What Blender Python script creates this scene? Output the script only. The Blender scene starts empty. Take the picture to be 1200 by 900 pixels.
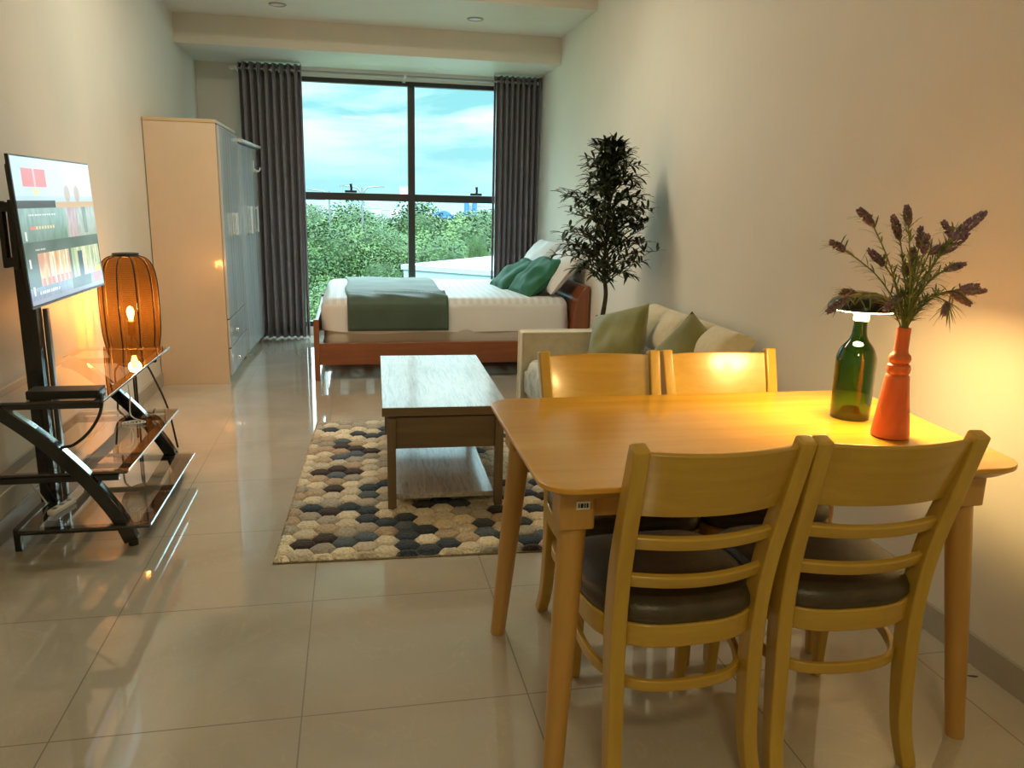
import bpy, bmesh, math, random
from mathutils import Vector, Matrix, noise as mn
PI = math.pi
S = bpy.context.scene
COL = S.collection
random.seed(11)
V = Vector

# ------------------------------------------------------------------ materials
def nt(name):
    m = bpy.data.materials.new(name); m.use_nodes = True
    t = m.node_tree; t.nodes.clear()
    return m, t
class N:
    def __init__(s, t): s.t = t
    def __call__(s, typ, ins=None, **props):
        n = s.t.nodes.new(typ)
        for k, v in props.items(): setattr(n, k, v)
        for k, v in (ins or {}).items():
            if isinstance(v, bpy.types.NodeSocket): s.t.links.new(v, n.inputs[k])
            elif isinstance(v, bpy.types.Node): s.t.links.new(v.outputs[0], n.inputs[k])
            else: n.inputs[k].default_value = v
        return n
    def math(s, op, a, b=0.0):
        return s('ShaderNodeMath', {0: a, 1: b}, operation=op).outputs[0]
    def ramp(s, fac, stops, interp='LINEAR'):
        n = s('ShaderNodeValToRGB', {0: fac}); cr = n.color_ramp; cr.interpolation = interp
        while len(cr.elements) > 1: cr.elements.remove(cr.elements[-1])
        cr.elements[0].position = stops[0][0]; cr.elements[0].color = c4(stops[0][1])
        for p, c in stops[1:]:
            e = cr.elements.new(p); e.color = c4(c)
        return n.outputs[0]
    def mix(s, fac, a, b, mode='MIX'):
        n = s('ShaderNodeMix', data_type='RGBA', blend_type=mode)
        for i, v in ((0, fac), (6, a), (7, b)):
            if isinstance(v, bpy.types.NodeSocket): s.t.links.new(v, n.inputs[i])
            else: n.inputs[i].default_value = v if i == 0 else c4(v)
        return n.outputs[2]
def c4(c):
    if not hasattr(c, '__len__'): c = (c, c, c)
    return (c[0], c[1], c[2], 1)
def srgb(r, g, b):
    f = lambda u: (u/255/12.92) if u/255 <= .04045 else ((u/255+.055)/1.055)**2.4
    return (f(r), f(g), f(b))
def mat(name, col, rough=.5, metal=0, spec=.5, col2=None, nscale=8, stretch=(1,1,1), contrast=(.35,.65),
        bump=0, bscale=60, coat=0, coat_rough=.05, emit=None, estr=0, detail=4, sheen=0):
    m, t = nt(name); n = N(t)
    o = n('ShaderNodeOutputMaterial')
    p = n('ShaderNodeBsdfPrincipled', {'Base Color': c4(col), 'Roughness': rough, 'Metallic': metal, 'Specular IOR Level': spec,
          'Coat Weight': coat, 'Coat Roughness': coat_rough, 'Sheen Weight': sheen})
    tc = n('ShaderNodeTexCoord')
    if col2 is not None:
        mp = n('ShaderNodeMapping', {0: tc.outputs['Object'], 3: stretch})
        ns = n('ShaderNodeTexNoise', {'Vector': mp, 'Scale': nscale, 'Detail': detail, 'Roughness': .6})
        t.links.new(n.ramp(ns.outputs[0], [(contrast[0], col), (contrast[1], col2)]), p.inputs['Base Color'])
    if bump:
        bn = n('ShaderNodeTexNoise', {'Vector': tc.outputs['Object'], 'Scale': bscale, 'Detail': 3})
        b = n('ShaderNodeBump', {'Strength': bump, 'Distance': .01, 'Height': bn.outputs[0]})
        t.links.new(b.outputs[0], p.inputs['Normal'])
    if emit is not None:
        p.inputs['Emission Color'].default_value = c4(emit); p.inputs['Emission Strength'].default_value = estr
    t.links.new(p.outputs[0], o.inputs[0])
    return m
def wood(name, a, b, axis=0, scale=3.0, rough=.35, coat=.3, lo=.3, hi=.7):
    st = [14, 14, 14]; st[axis] = 1.0
    m, t = nt(name); n = N(t)
    tc = n('ShaderNodeTexCoord')
    mp = n('ShaderNodeMapping', {0: tc.outputs['Object'], 3: tuple(st)})
    ns = n('ShaderNodeTexNoise', {'Vector': mp, 'Scale': scale, 'Detail': 6, 'Roughness': .6, 'Distortion': .4})
    mp2 = n('ShaderNodeMapping', {0: tc.outputs['Object'], 3: tuple(x*.25 for x in st)})
    n2 = n('ShaderNodeTexNoise', {'Vector': mp2, 'Scale': scale, 'Detail': 3, 'Distortion': 1.2})
    f = n.math('ADD', n.math('MULTIPLY', ns.outputs[0], .5), n.math('MULTIPLY', n2.outputs[0], .5))
    c = n.ramp(f, [(lo, a), (hi, b)])
    p = n('ShaderNodeBsdfPrincipled', {'Base Color': c, 'Roughness': rough, 'Coat Weight': coat, 'Coat Roughness': .12})
    o = n('ShaderNodeOutputMaterial', {0: p.outputs[0]})
    return m
def glassy(name, tint, rough=.0, refl=1.0, ior=1.5, edge=None):
    """clear pane: transparent tint under a fresnel reflection"""
    m, t = nt(name); n = N(t)
    col = c4(tint)
    tr = n('ShaderNodeBsdfTransparent', {0: col})
    if edge is not None:
        lw = n('ShaderNodeLayerWeight', {'Blend': .35})
        t.links.new(n.mix(lw.outputs['Facing'], tint, edge), tr.inputs[0])
    gl = n('ShaderNodeBsdfGlossy', {'Color': (1,1,1,1), 'Roughness': rough})
    fr = n('ShaderNodeFresnel', {'IOR': ior})
    geo = n('ShaderNodeNewGeometry')
    f = n.math('MULTIPLY', n.math('MULTIPLY', fr.outputs[0], refl), n.math('SUBTRACT', 1.0, geo.outputs['Backfacing']))
    mx = n('ShaderNodeMixShader', {0: f, 1: tr.outputs[0], 2: gl.outputs[0]})
    n('ShaderNodeOutputMaterial', {0: mx.outputs[0]})
    return m
def emis(name, col, s):
    m, t = nt(name); n = N(t)
    e = n('ShaderNodeEmission', {0: c4(col), 1: s}); n('ShaderNodeOutputMaterial', {0: e.outputs[0]})
    return m

M = {}
M['wall'] = mat('painted_plaster', (.74,.70,.62), .55, col2=(.70,.66,.58), nscale=1.5, bump=.03, bscale=180)
M['ceil'] = mat('ceiling_paint', (.78,.77,.73), .8)
M['skirt'] = mat('stone_baseboard', (.36,.33,.27), .3, col2=(.42,.38,.31), nscale=5)
M['white'] = mat('white_plastic', (.75,.75,.73), .35)
M['black'] = mat('black_gloss', (.008,.008,.009), .12, coat=.5)
M['blackm'] = mat('black_matte', (.012,.012,.012), .5)
M['chrome'] = mat('chrome', (.75,.78,.8), .12, metal=1)
M['steel'] = mat('grey_metal', (.35,.35,.36), .35, metal=1)
M['frame'] = mat('dark_aluminium', (.05,.048,.045), .4, metal=.4)
M['winglass'] = glassy('window_glass', (.84,.97,.97), refl=.2)
M['shelfglass'] = glassy('smoked_shelf_glass', (.86,.85,.82), refl=1.5, ior=1.6)
M['ash'] = wood('yellow_ash_wood', (.46,.27,.030), (.60,.385,.06), 2, 2.2, .3, .35)
M['ashx'] = wood('yellow_ash_wood_cross', (.45,.26,.030), (.60,.385,.06), 0, 2.2, .3, .35)
M['tabletop'] = wood('table_ash_wood', (.60,.28,.020), (.74,.41,.045), 0, 2.0, .22, .5)
M['tableleg'] = wood('table_leg_wood', (.45,.23,.045), (.58,.32,.08), 2, 2.0, .35, .3)
M['leather'] = mat('brown_leatherette', (.048,.034,.018), .36, col2=(.068,.05,.026), nscale=20, bump=.12, bscale=220)
M['greywood'] = wood('weathered_grey_wood', (.14,.13,.12), (.50,.49,.465), 1, 15, .35, .25, .30, .56)
M['brownwood'] = wood('rustic_brown_wood', (.13,.085,.045), (.24,.16,.085), 0, 2.5, .45, .1)
M['brownwoodz'] = wood('rustic_brown_wood_upright', (.13,.085,.045), (.24,.16,.085), 2, 2.5, .45, .1)
M['redwood'] = wood('reddish_bed_wood', (.17,.046,.012), (.29,.092,.026), 0, 2.5, .3, .4)
M['redwoodz'] = wood('reddish_bed_wood_upright', (.17,.046,.012), (.29,.092,.026), 2, 2.5, .3, .4)
M['ward'] = mat('cream_laminate', (.62,.50,.36), .28, col2=(.65,.53,.39), nscale=3, coat=.3)
M['wardtop'] = mat('beige_edge_laminate', (.55,.42,.27), .35)
M['sheetw'] = None
M['cream'] = mat('cream_fabric', (.60,.53,.37), .75, col2=(.66,.59,.43), nscale=30, bump=.15, bscale=400, sheen=.2)
M['piping'] = mat('cream_piping', (.78,.74,.62), .6)
M['palefab'] = mat('pale_patterned_fabric', (.62,.62,.56), .8, col2=(.42,.44,.40), nscale=14, bump=.1, bscale=300, contrast=(.45,.6))
M['olive'] = mat('olive_velvet', (.13,.125,.018), .6, col2=(.19,.18,.03), nscale=5, sheen=.4, bump=.08, bscale=300)
M['green'] = mat('emerald_cotton', (.006,.085,.035), .7, col2=(.010,.12,.05), nscale=5, sheen=0)
M['throw'] = mat('dark_green_cotton', (.035,.062,.04), .65, col2=(.05,.085,.055), nscale=3, sheen=.3)
M['base'] = mat('mattress_side_fabric', (.50,.46,.40), .8)
M['wpillow'] = mat('white_cotton', (.72,.72,.72), .75, bump=.05, bscale=40)
M['curtain'] = mat('taupe_blackout_fabric', (.19,.175,.20), .75, col2=(.24,.22,.25), nscale=40, sheen=.15, stretch=(1,1,.2))
M['lining'] = mat('curtain_edge_fabric', (.42,.38,.44), .8)
M['terracotta'] = mat('orange_red_ceramic', (.60,.12,.03), .45, col2=(.66,.15,.04), nscale=12)
M['bottle'] = glassy('green_bottle_glass', (.20,.40,.10), refl=1.3, edge=(.004,.02,.004))
M['shadetop'] = mat('black_green_lamp_metal', (.012,.016,.010), .25, coat=.4)
M['led'] = emis('warm_led', (1.0,.78,.42), 38)
M['bulb'] = emis('amber_bulb', (1.0,.62,.20), 25)
M['lav'] = mat('faded_purple_floret', (.20,.115,.17), .8, col2=(.32,.21,.28), nscale=60)
M['stem'] = mat('green_plastic_stem', (.15,.20,.055), .55, col2=(.22,.26,.08), nscale=20)
M['oleaf'] = mat('dark_olive_leaf', (.018,.035,.012), .45, col2=(.045,.065,.022), nscale=8)
M['obark'] = mat('grey_brown_bark', (.045,.035,.025), .9, col2=(.10,.08,.06), nscale=25, bump=.4, bscale=60)
M['pot'] = mat('black_nursery_pot', (.02,.02,.02), .5)
M['soil'] = mat('potting_soil', (.03,.02,.012), .95, bump=.5, bscale=60)

# striped satin sheet
m, t = nt('striped_satin_sheet'); n = N(t)
tc = n('ShaderNodeTexCoord'); sx = n('ShaderNodeSeparateXYZ', {0: tc.outputs['Object']})
st = n.math('GREATER_THAN', n.math('FRACT', n.math('MULTIPLY', sx.outputs[0], 17.0)), .5)
st = n.math('MULTIPLY', st, n.math('GREATER_THAN', sx.outputs[2], .29))
p = n('ShaderNodeBsdfPrincipled', {'Base Color': n.mix(st, (.72,.71,.70), (.60,.61,.63)), 'Roughness': .55, 'Sheen Weight': .2})
n('ShaderNodeOutputMaterial', {0: p.outputs[0]}); M['sheet'] = m

# grooved pale blue-grey wardrobe doors
m, t = nt('striped_pale_laminate'); n = N(t)
tc = n('ShaderNodeTexCoord')
mp = n('ShaderNodeMapping', {0: tc.outputs['Object'], 3: (1, 14, .15)})
ns = n('ShaderNodeTexNoise', {'Vector': mp, 'Scale': 2.2, 'Detail': 5})
p = n('ShaderNodeBsdfPrincipled', {'Base Color': n.ramp(ns.outputs[0], [(.35, (.36,.37,.38)), (.65, (.62,.62,.60))]), 'Roughness': .22, 'Coat Weight': .4})
n('ShaderNodeOutputMaterial', {0: p.outputs[0]}); M['doorlam'] = m

# porcelain floor tiles, 595 x 608 mm
m, t = nt('polished_porcelain_tiles'); n = N(t)
tc = n('ShaderNodeTexCoord'); sx = n('ShaderNodeSeparateXYZ', {0: tc.outputs['Object']})
def linef(sock, off, pitch, w):
    f = n.math('FRACT', n.math('DIVIDE', n.math('SUBTRACT', sock, off - 20*pitch), pitch))
    d = n.math('MINIMUM', f, n.math('SUBTRACT', 1.0, f))
    return n.math('LESS_THAN', d, w/pitch)
g = n.math('MAXIMUM', linef(sx.outputs[0], -.155, .595, .0019), linef(sx.outputs[1], 1.842, .608, .0019))
n1 = n('ShaderNodeTexNoise', {'Vector': tc.outputs['Object'], 'Scale': 1.6, 'Detail': 6, 'Distortion': 1.0})
n2 = n('ShaderNodeTexNoise', {'Vector': tc.outputs['Object'], 'Scale': 3.0, 'Detail': 8, 'Distortion': 2.5})
b = n.ramp(n1.outputs[0], [(.3, (.42,.375,.30)), (.7, (.53,.48,.395))])
v = n.math('LESS_THAN', n.math('ABSOLUTE', n.math('SUBTRACT', n2.outputs[0], .5)), .006)
b = n.mix(n.math('MULTIPLY', v, .12), b, (.66,.61,.52))
b = n.mix(g, b, (.20,.17,.13))
p = n('ShaderNodeBsdfPrincipled', {'Base Color': b, 'Roughness': n.math('ADD', n.math('MULTIPLY', g, .5), .07), 'Specular IOR Level': .55, 'Coat Weight': .8, 'Coat Roughness': .03})
n('ShaderNodeOutputMaterial', {0: p.outputs[0]}); M['floor'] = m

# rug pile, colour per hexagon
m, t = nt('shaggy_wool_pile'); n = N(t)
at = n('ShaderNodeVertexColor', layer_name='Col'); tc = n('ShaderNodeTexCoord')
ns = n('ShaderNodeTexNoise', {'Vector': tc.outputs['Object'], 'Scale': 90, 'Detail': 4})
c = n.mix(1.0, at.outputs[0], n.ramp(ns.outputs[0], [(.3, .7), (.7, 1.15)]), 'MULTIPLY')
bp = n('ShaderNodeBump', {'Strength': .9, 'Distance': .01, 'Height': ns.outputs[0]})
p = n('ShaderNodeBsdfPrincipled', {'Base Color': c, 'Roughness': .95, 'Sheen Weight': .15, 'Normal': bp.outputs[0]})
n('ShaderNodeOutputMaterial', {0: p.outputs[0]}); M['rug'] = m

# paper / woven lantern shade : open weave of thin horizontal threads
m, t = nt('woven_amber_mesh'); n = N(t)
tc = n('ShaderNodeTexCoord'); sx = n('ShaderNodeSeparateXYZ', {0: tc.outputs['Object']})
f = n.math('FRACT', n.math('MULTIPLY', sx.outputs[2], 130.0))
th = n.math('ADD', n.math('MULTIPLY', n.math('LESS_THAN', f, .55), .22), .44)
tr = n('ShaderNodeBsdfTransparent', {0: (.85,.64,.36,1)})
tl = n('ShaderNodeBsdfTranslucent', {0: (.05,.022,.004,1)})
df = n('ShaderNodeBsdfDiffuse', {0: (.018,.011,.005,1)})
a1 = n('ShaderNodeMixShader', {0: .5, 1: tl.outputs[0], 2: df.outputs[0]})
mx = n('ShaderNodeMixShader', {0: th, 1: tr.outputs[0], 2: a1.outputs[0]})
n('ShaderNodeOutputMaterial', {0: mx.outputs[0]}); M['weave'] = m

# tv picture
m, t = nt('lit_screen'); n = N(t)
at = n('ShaderNodeVertexColor', layer_name='Col')
p = n('ShaderNodeBsdfPrincipled', {'Base Color': (.01,.01,.01,1), 'Roughness': .12, 'Emission Color': at.outputs[0], 'Emission Strength': .95})
n('ShaderNodeOutputMaterial', {0: p.outputs[0]}); M['screen'] = m

# ------------------------------------------------------------------ object helpers
def link(name, bm, m, parent=None, smooth=True, bevel=0, seg=2, subsurf=0, solid=0):
    me = bpy.data.meshes.new(name)
    bmesh.ops.recalc_face_normals(bm, faces=bm.faces[:])
    bm.to_mesh(me); bm.free()
    ms = m if isinstance(m, (list, tuple)) else [m]
    for k in ms: me.materials.append(M[k] if isinstance(k, str) else k)
    o = bpy.data.objects.new(name, me); COL.objects.link(o)
    if parent is not None: o.parent = parent
    if smooth:
        for p in me.polygons: p.use_smooth = True
    if solid:
        md = o.modifiers.new('Solid', 'SOLIDIFY'); md.thickness = solid; md.offset = 0
    if bevel:
        md = o.modifiers.new('Bevel', 'BEVEL'); md.width = bevel; md.segments = seg
        md.limit_method = 'ANGLE'; md.angle_limit = math.radians(40)
        w = o.modifiers.new('WN', 'WEIGHTED_NORMAL'); w.keep_sharp = True
    elif smooth and not subsurf:
        try: me.set_sharp_from_angle(angle=math.radians(40))
        except Exception: pass
    if subsurf:
        md = o.modifiers.new('Sub', 'SUBSURF'); md.levels = subsurf; md.render_levels = subsurf
    return o
def tag(o, label, cat, group=None, kind=None):
    o['label'] = label; o['category'] = cat
    if group: o['group'] = group
    if kind: o['kind'] = kind
    return o
def thing(name, label, cat, loc=(0,0,0), rotz=0, group=None):
    o = bpy.data.objects.new(name, None); COL.objects.link(o)
    o.empty_display_size = .1; o.location = loc; o.rotation_euler = (0,0,rotz)
    return tag(o, label, cat, group)
def structure(o):
    o['kind'] = 'structure'; return o
def dup(o, parent=None):
    c = o.copy(); COL.objects.link(c)
    if parent is not None: c.parent = parent
    for ch in list(o.children): dup(ch, c)
    return c
B = bmesh.new
def box(bm, c, s, rot=None, mi=0):
    r = bmesh.ops.create_cube(bm, size=1)
    mt = Matrix.Translation(V(c)) @ (rot.to_4x4() if rot else Matrix.Identity(4)) @ Matrix.Diagonal((s[0], s[1], s[2], 1))
    bmesh.ops.transform(bm, matrix=mt, verts=r['verts'])
    for v in r['verts']:
        for f in v.link_faces: f.material_index = mi
    return bm
def bx(bm, lo, hi, mi=0):
    return box(bm, [(a+b)/2 for a, b in zip(lo, hi)], [abs(b-a) for a, b in zip(lo, hi)], mi=mi)
def lathe(bm, prof, c=(0,0,0), n=32, mi=0, cap=True):
    rings = []
    for r, z in prof:
        rings.append([bm.verts.new((c[0]+max(r,1e-4)*math.cos(2*PI*i/n), c[1]+max(r,1e-4)*math.sin(2*PI*i/n), c[2]+z)) for i in range(n)])
    for a, b in zip(rings, rings[1:]):
        for i in range(n):
            f = bm.faces.new((a[i], a[(i+1)%n], b[(i+1)%n], b[i])); f.material_index = mi
    if cap:
        for r in (rings[0], rings[-1]):
            f = bm.faces.new(r); f.material_index = mi
    return bm
def frames(pts, up=None):
    T = []
    for i in range(len(pts)):
        a = pts[max(0, i-1)]; b = pts[min(len(pts)-1, i+1)]
        T.append((b-a).normalized())
    out = []
    if up is None:
        u = V((0,0,1)) if abs(T[0].z) < .9 else V((1,0,0))
        u = (u - T[0]*u.dot(T[0])).normalized()
        for t_ in T:
            u = (u - t_*u.dot(t_)).normalized(); out.append((t_, u, t_.cross(u)))
    else:
        for t_ in T:
            u = (V(up) - t_*V(up).dot(t_)).normalized(); out.append((t_, u, t_.cross(u)))
    return out
def tube(bm, pts, r, n=8, mi=0, closed=False):
    """round tube; r number or list"""
    pts = [V(p) for p in pts]; fr = frames(pts)
    rs = r if isinstance(r, (list, tuple)) else [r]*len(pts)
    rings = [[bm.verts.new(p + (u*math.cos(2*PI*i/n) + w*math.sin(2*PI*i/n))*q) for i in range(n)] for p, (t_, u, w), q in zip(pts, fr, rs)]
    for a, b in zip(rings, rings[1:]):
        for i in range(n):
            f = bm.faces.new((a[i], a[(i+1)%n], b[(i+1)%n], b[i])); f.material_index = mi
    if not closed:
        for q in (rings[0], rings[-1]): bm.faces.new(q).material_index = mi
    return bm
def sweep(bm, pts, w, h, up, mi=0):
    """rectangular bar: h measured along 'up', w across; numbers or lists"""
    pts = [V(p) for p in pts]; fr = frames(pts, up)
    ws = w if isinstance(w, (list, tuple)) else [w]*len(pts)
    hs = h if isinstance(h, (list, tuple)) else [h]*len(pts)
    rings = []
    for p, (t_, u, s), a, b in zip(pts, fr, ws, hs):
        rings.append([bm.verts.new(p + s*a/2*i + u*b/2*j) for i, j in ((-1,-1),(1,-1),(1,1),(-1,1))])
    for a, b in zip(rings, rings[1:]):
        for i in range(4):
            bm.faces.new((a[i], a[(i+1)%4], b[(i+1)%4], b[i])).material_index = mi
    for q in (rings[0], rings[-1]): bm.faces.new(q).material_index = mi
    return bm
def prism(bm, poly, z0, z1, inset_bottom=0, mi=0):
    cx = sum(p[0] for p in poly)/len(poly); cy = sum(p[1] for p in poly)/len(poly)
    k = inset_bottom
    def sc(p):
        d = V((p[0]-cx, p[1]-cy)); L = d.length
        return (cx + d.x*(1-k/L), cy + d.y*(1-k/L))
    a = [bm.verts.new((*(sc(p) if k else p), z0)) for p in poly]; b = [bm.verts.new((*p, z1)) for p in poly]
    nn = len(poly)
    bm.faces.new(a[::-1]).material_index = mi; bm.faces.new(b).material_index = mi
    for i in range(nn): bm.faces.new((a[i], a[(i+1)%nn], b[(i+1)%nn], b[i])).material_index = mi
    return bm
def spline(pts, n=8):
    """catmull-rom"""
    P = [V(p) for p in pts]; P = [2*P[0]-P[1]] + P + [2*P[-1]-P[-2]]; out = []
    for i in range(1, len(P)-2):
        for k in range(n):
            t_ = k/n; a, b, c, d = P[i-1:i+3]
            out.append(.5*((2*b)+(c-a)*t_+(2*a-5*b+4*c-d)*t_*t_+(3*b-a-3*c+d)*t_**3))
    out.append(P[-2]); return out
def pillow(bm, w, h, th, nu=22, point=.12, seed=0, wr=.006):
    """plump cushion in its XZ plane, thickness along y; corners pointed"""
    def f(u, v, s):
        x = u*w/2*(1-point*(1-abs(v)**2)*abs(u)**2*.6); z = v*h/2*(1-point*(1-abs(u)**2)*abs(v)**2*.6)
        e = max(0, (1-u**2)*(1-v**2))
        y = s*th/2*e**.42
        k = mn.noise(V((x*9+seed, z*9, s*3+seed)))*wr*3*e**.3
        return V((x, y+k*s, z))
    for s in (-1, 1):
        g = [[bm.verts.new(f(-1+2*i/nu, -1+2*j/nu, s)) for j in range(nu+1)] for i in range(nu+1)]
        for i in range(nu):
            for j in range(nu): bm.faces.new((g[i][j], g[i+1][j], g[i+1][j+1], g[i][j+1]))
    bmesh.ops.remove_doubles(bm, verts=bm.verts[:], dist=.0008)
    return bm
def slab(bm, w, h, th, cells=(3,2), puff=.02, nu=36, nv=24, r=.03, seed=0, wr=.004):
    """upholstered slab lying in XY, top puffed between seams, z 0..th"""
    def rim(u): return 1
    def top(i, j):
        u = i/nu; v = j/nv; x = (u-.5)*w; y = (v-.5)*h
        e = min(u*w, (1-u)*w, v*h, (1-v)*h)
        z = th - (r - math.sqrt(max(0, r*r-(r-min(e, r))**2)))
        a = abs(math.sin(PI*u*cells[0])) * abs(math.sin(PI*v*cells[1]))
        z += puff*(a**.45 - .6) + wr*mn.noise(V((x*8+seed, y*8, seed)))*2
        return V((x, y, z))
    g = [[bm.verts.new(top(i, j)) for j in range(nv+1)] for i in range(nu+1)]
    for i in range(nu):
        for j in range(nv): bm.faces.new((g[i][j], g[i+1][j], g[i+1][j+1], g[i][j+1]))
    rimv = [g[i][0] for i in range(nu+1)] + [g[nu][j] for j in range(1, nv+1)] + [g[i][nv] for i in range(nu-1, -1, -1)] + [g[0][j] for j in range(nv-1, 0, -1)]
    lo = [bm.verts.new((v_.co.x, v_.co.y, 0)) for v_ in rimv]; k = len(rimv)
    for i in range(k): bm.faces.new((rimv[i], rimv[(i+1)%k], lo[(i+1)%k], lo[i]))
    bm.faces.new(lo)
    return bm
def xf(bm, mt):
    bmesh.ops.transform(bm, matrix=mt, verts=bm.verts[:]); return bm
RX = lambda a: Matrix.Rotation(a, 4, 'X'); RY = lambda a: Matrix.Rotation(a, 4, 'Y'); RZ = lambda a: Matrix.Rotation(a, 4, 'Z')
TR = lambda *a: Matrix.Translation(V(a))
def roundrect(x0, x1, y0, y1, r, n=6):
    out = []
    for cx, cy, a0 in ((x1-r, y1-r, 0), (x0+r, y1-r, PI/2), (x0+r, y0+r, PI), (x1-r, y0+r, 1.5*PI)):
        for k in range(n+1):
            a = a0 + PI/2*k/n; out.append((cx+r*math.cos(a), cy+r*math.sin(a)))
    return out

# ------------------------------------------------------------------ camera
def cam():
    yaw, pit, roll = [math.radians(a) for a in (11.54467671, 12.99750936, 1.34931087)]
    f = V((math.sin(yaw)*math.cos(pit), math.cos(yaw)*math.cos(pit), -math.sin(pit)))
    r = V((math.cos(yaw), -math.sin(yaw), 0)); u = r.cross(f)
    r2 = r*math.cos(roll)+u*math.sin(roll); u2 = -r*math.sin(roll)+u*math.cos(roll)
    cd = bpy.data.cameras.new('camera'); o = bpy.data.objects.new('camera', cd); COL.objects.link(o)
    m = Matrix((r2, u2, -f)).transposed().to_4x4(); m.translation = V((0, 0, 1.30))
    o.matrix_world = m
    cd.sensor_width = 36; cd.lens = 920.876/1200*36; cd.clip_end = 3000; cd.clip_start = .05
    S.camera = o
cam()

# ------------------------------------------------------------------ room
XL, XR, YB, YF = -1.33, 1.778, 7.80, -2.2
ZH, ZC, ZBEAM = 2.90, 2.673, 2.455
structure(link('floor', bx(B(), (XL-.1, YF-.1, -.1), (XR+.1, YB+.1, 0)), 'floor', smooth=False))
structure(link('wall_left', bx(B(), (XL-.12, YF, 0), (XL, YB+.12, 3.02)), 'wall', smooth=False))
structure(link('wall_right', bx(B(), (XR, YF, 0), (XR+.12, YB+.12, 3.02)), 'wall', smooth=False))
structure(link('wall_front', bx(B(), (XL-.12, YF-.12, 0), (XR+.12, YF, 3.02)), 'wall', smooth=False))
WX0, WX1, WZ0, WZ1 = -.90, 1.70, .08, 2.375
b = B()
bx(b, (XL, YB, 0), (WX0, YB+.12, 3.02)); bx(b, (WX1, YB, 0), (XR, YB+.12, 3.02))
bx(b, (WX0, YB, WZ1), (WX1, YB+.12, 3.02)); bx(b, (WX0, YB, 0), (WX1, YB+.12, WZ0))
structure(link('wall_back', b, 'wall', smooth=False))
structure(link('ceiling', bx(B(), (XL-.12, YF-.12, ZH), (XR+.12, 5.93, ZH+.12)), 'ceil', smooth=False))
structure(link('ceiling', bx(B(), (XL, 5.93, ZC), (XR, YB, ZH+.12)), ['wall'], smooth=False))
structure(link('trim_1', bx(B(), (XL, 6.948, ZBEAM), (XR, YB, ZC)), 'wall', smooth=False))       # beam over the window
for nm, x0, x1 in (('baseboard_right', XR-.012, XR), ('baseboard_left', XL, XL+.012)):
    structure(link(nm, bx(B(), (x0, YF, 0), (x1, YB, .09)), 'skirt', bevel=.002))

# window
root = bpy.data.objects.new('window_1', None); COL.objects.link(root); structure(root)
yw = YB+.05
b = B()
bx(b, (WX0, yw-.035, WZ1-.04), (WX1, yw+.035, WZ1)); bx(b, (WX0, yw-.035, WZ0), (WX1, yw+.035, WZ0+.05))
bx(b, (WX0, yw-.035, WZ0), (WX0+.05, yw+.035, WZ1)); bx(b, (WX1-.05, yw-.035, WZ0), (WX1, yw+.035, WZ1))
link('window_frame', b, 'frame', root, bevel=.004)
link('mullion', bx(B(), (.535, yw-.045, WZ0+.05), (.60, yw+.03, WZ1-.04)), 'frame', root, bevel=.004)
for x0, x1 in ((WX0+.05, .535), (.60, WX1-.05)):
    link('transom', bx(B(), (x0, yw-.045, 1.285), (x1, yw+.03, 1.355)), 'frame', root, bevel=.004)
for x0, x1 in ((WX0+.05, .535), (.60, WX1-.05)):
    for z0, z1 in ((WZ0+.05, 1.285), (1.355, WZ1-.04)):
        link('pane', bx(B(), (x0, yw-.003, z0), (x1, yw+.003, z1)), 'winglass', root, smooth=False)
for x in (-.005, 1.19):
    b = B(); bx(b, (x-.055, yw-.07, 1.357), (x+.055, yw-.04, 1.378)); 
    tube(b, [(x+.005, yw-.06, 1.375), (x+.005, yw-.075, 1.40), (x+.0, yw-.085, 1.44)], [.012,.011,.013], 8)
    link('handle', b, 'blackm', root, bevel=.003)

# downlights
for (x, y, lb) in ((-.50, 6.44, 'round recessed ceiling spotlight, the left one above the wardrobe'), (.965, 6.47, 'round recessed ceiling spotlight, the right one nearer the tall curtain')):
    r_ = thing('ceiling_downlight', lb, 'light', (x, y, ZC))
    link('trim_ring', lathe(B(), [(.047,0),(.047,-.006),(.052,-.009),(.060,-.008),(.064,-.002),(.064,0)], cap=False), 'steel', r_)
    link('diffuser', lathe(B(), [(.001,-.003),(.048,-.004),(.048,0),(.001,0)]), 'white', r_)

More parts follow.
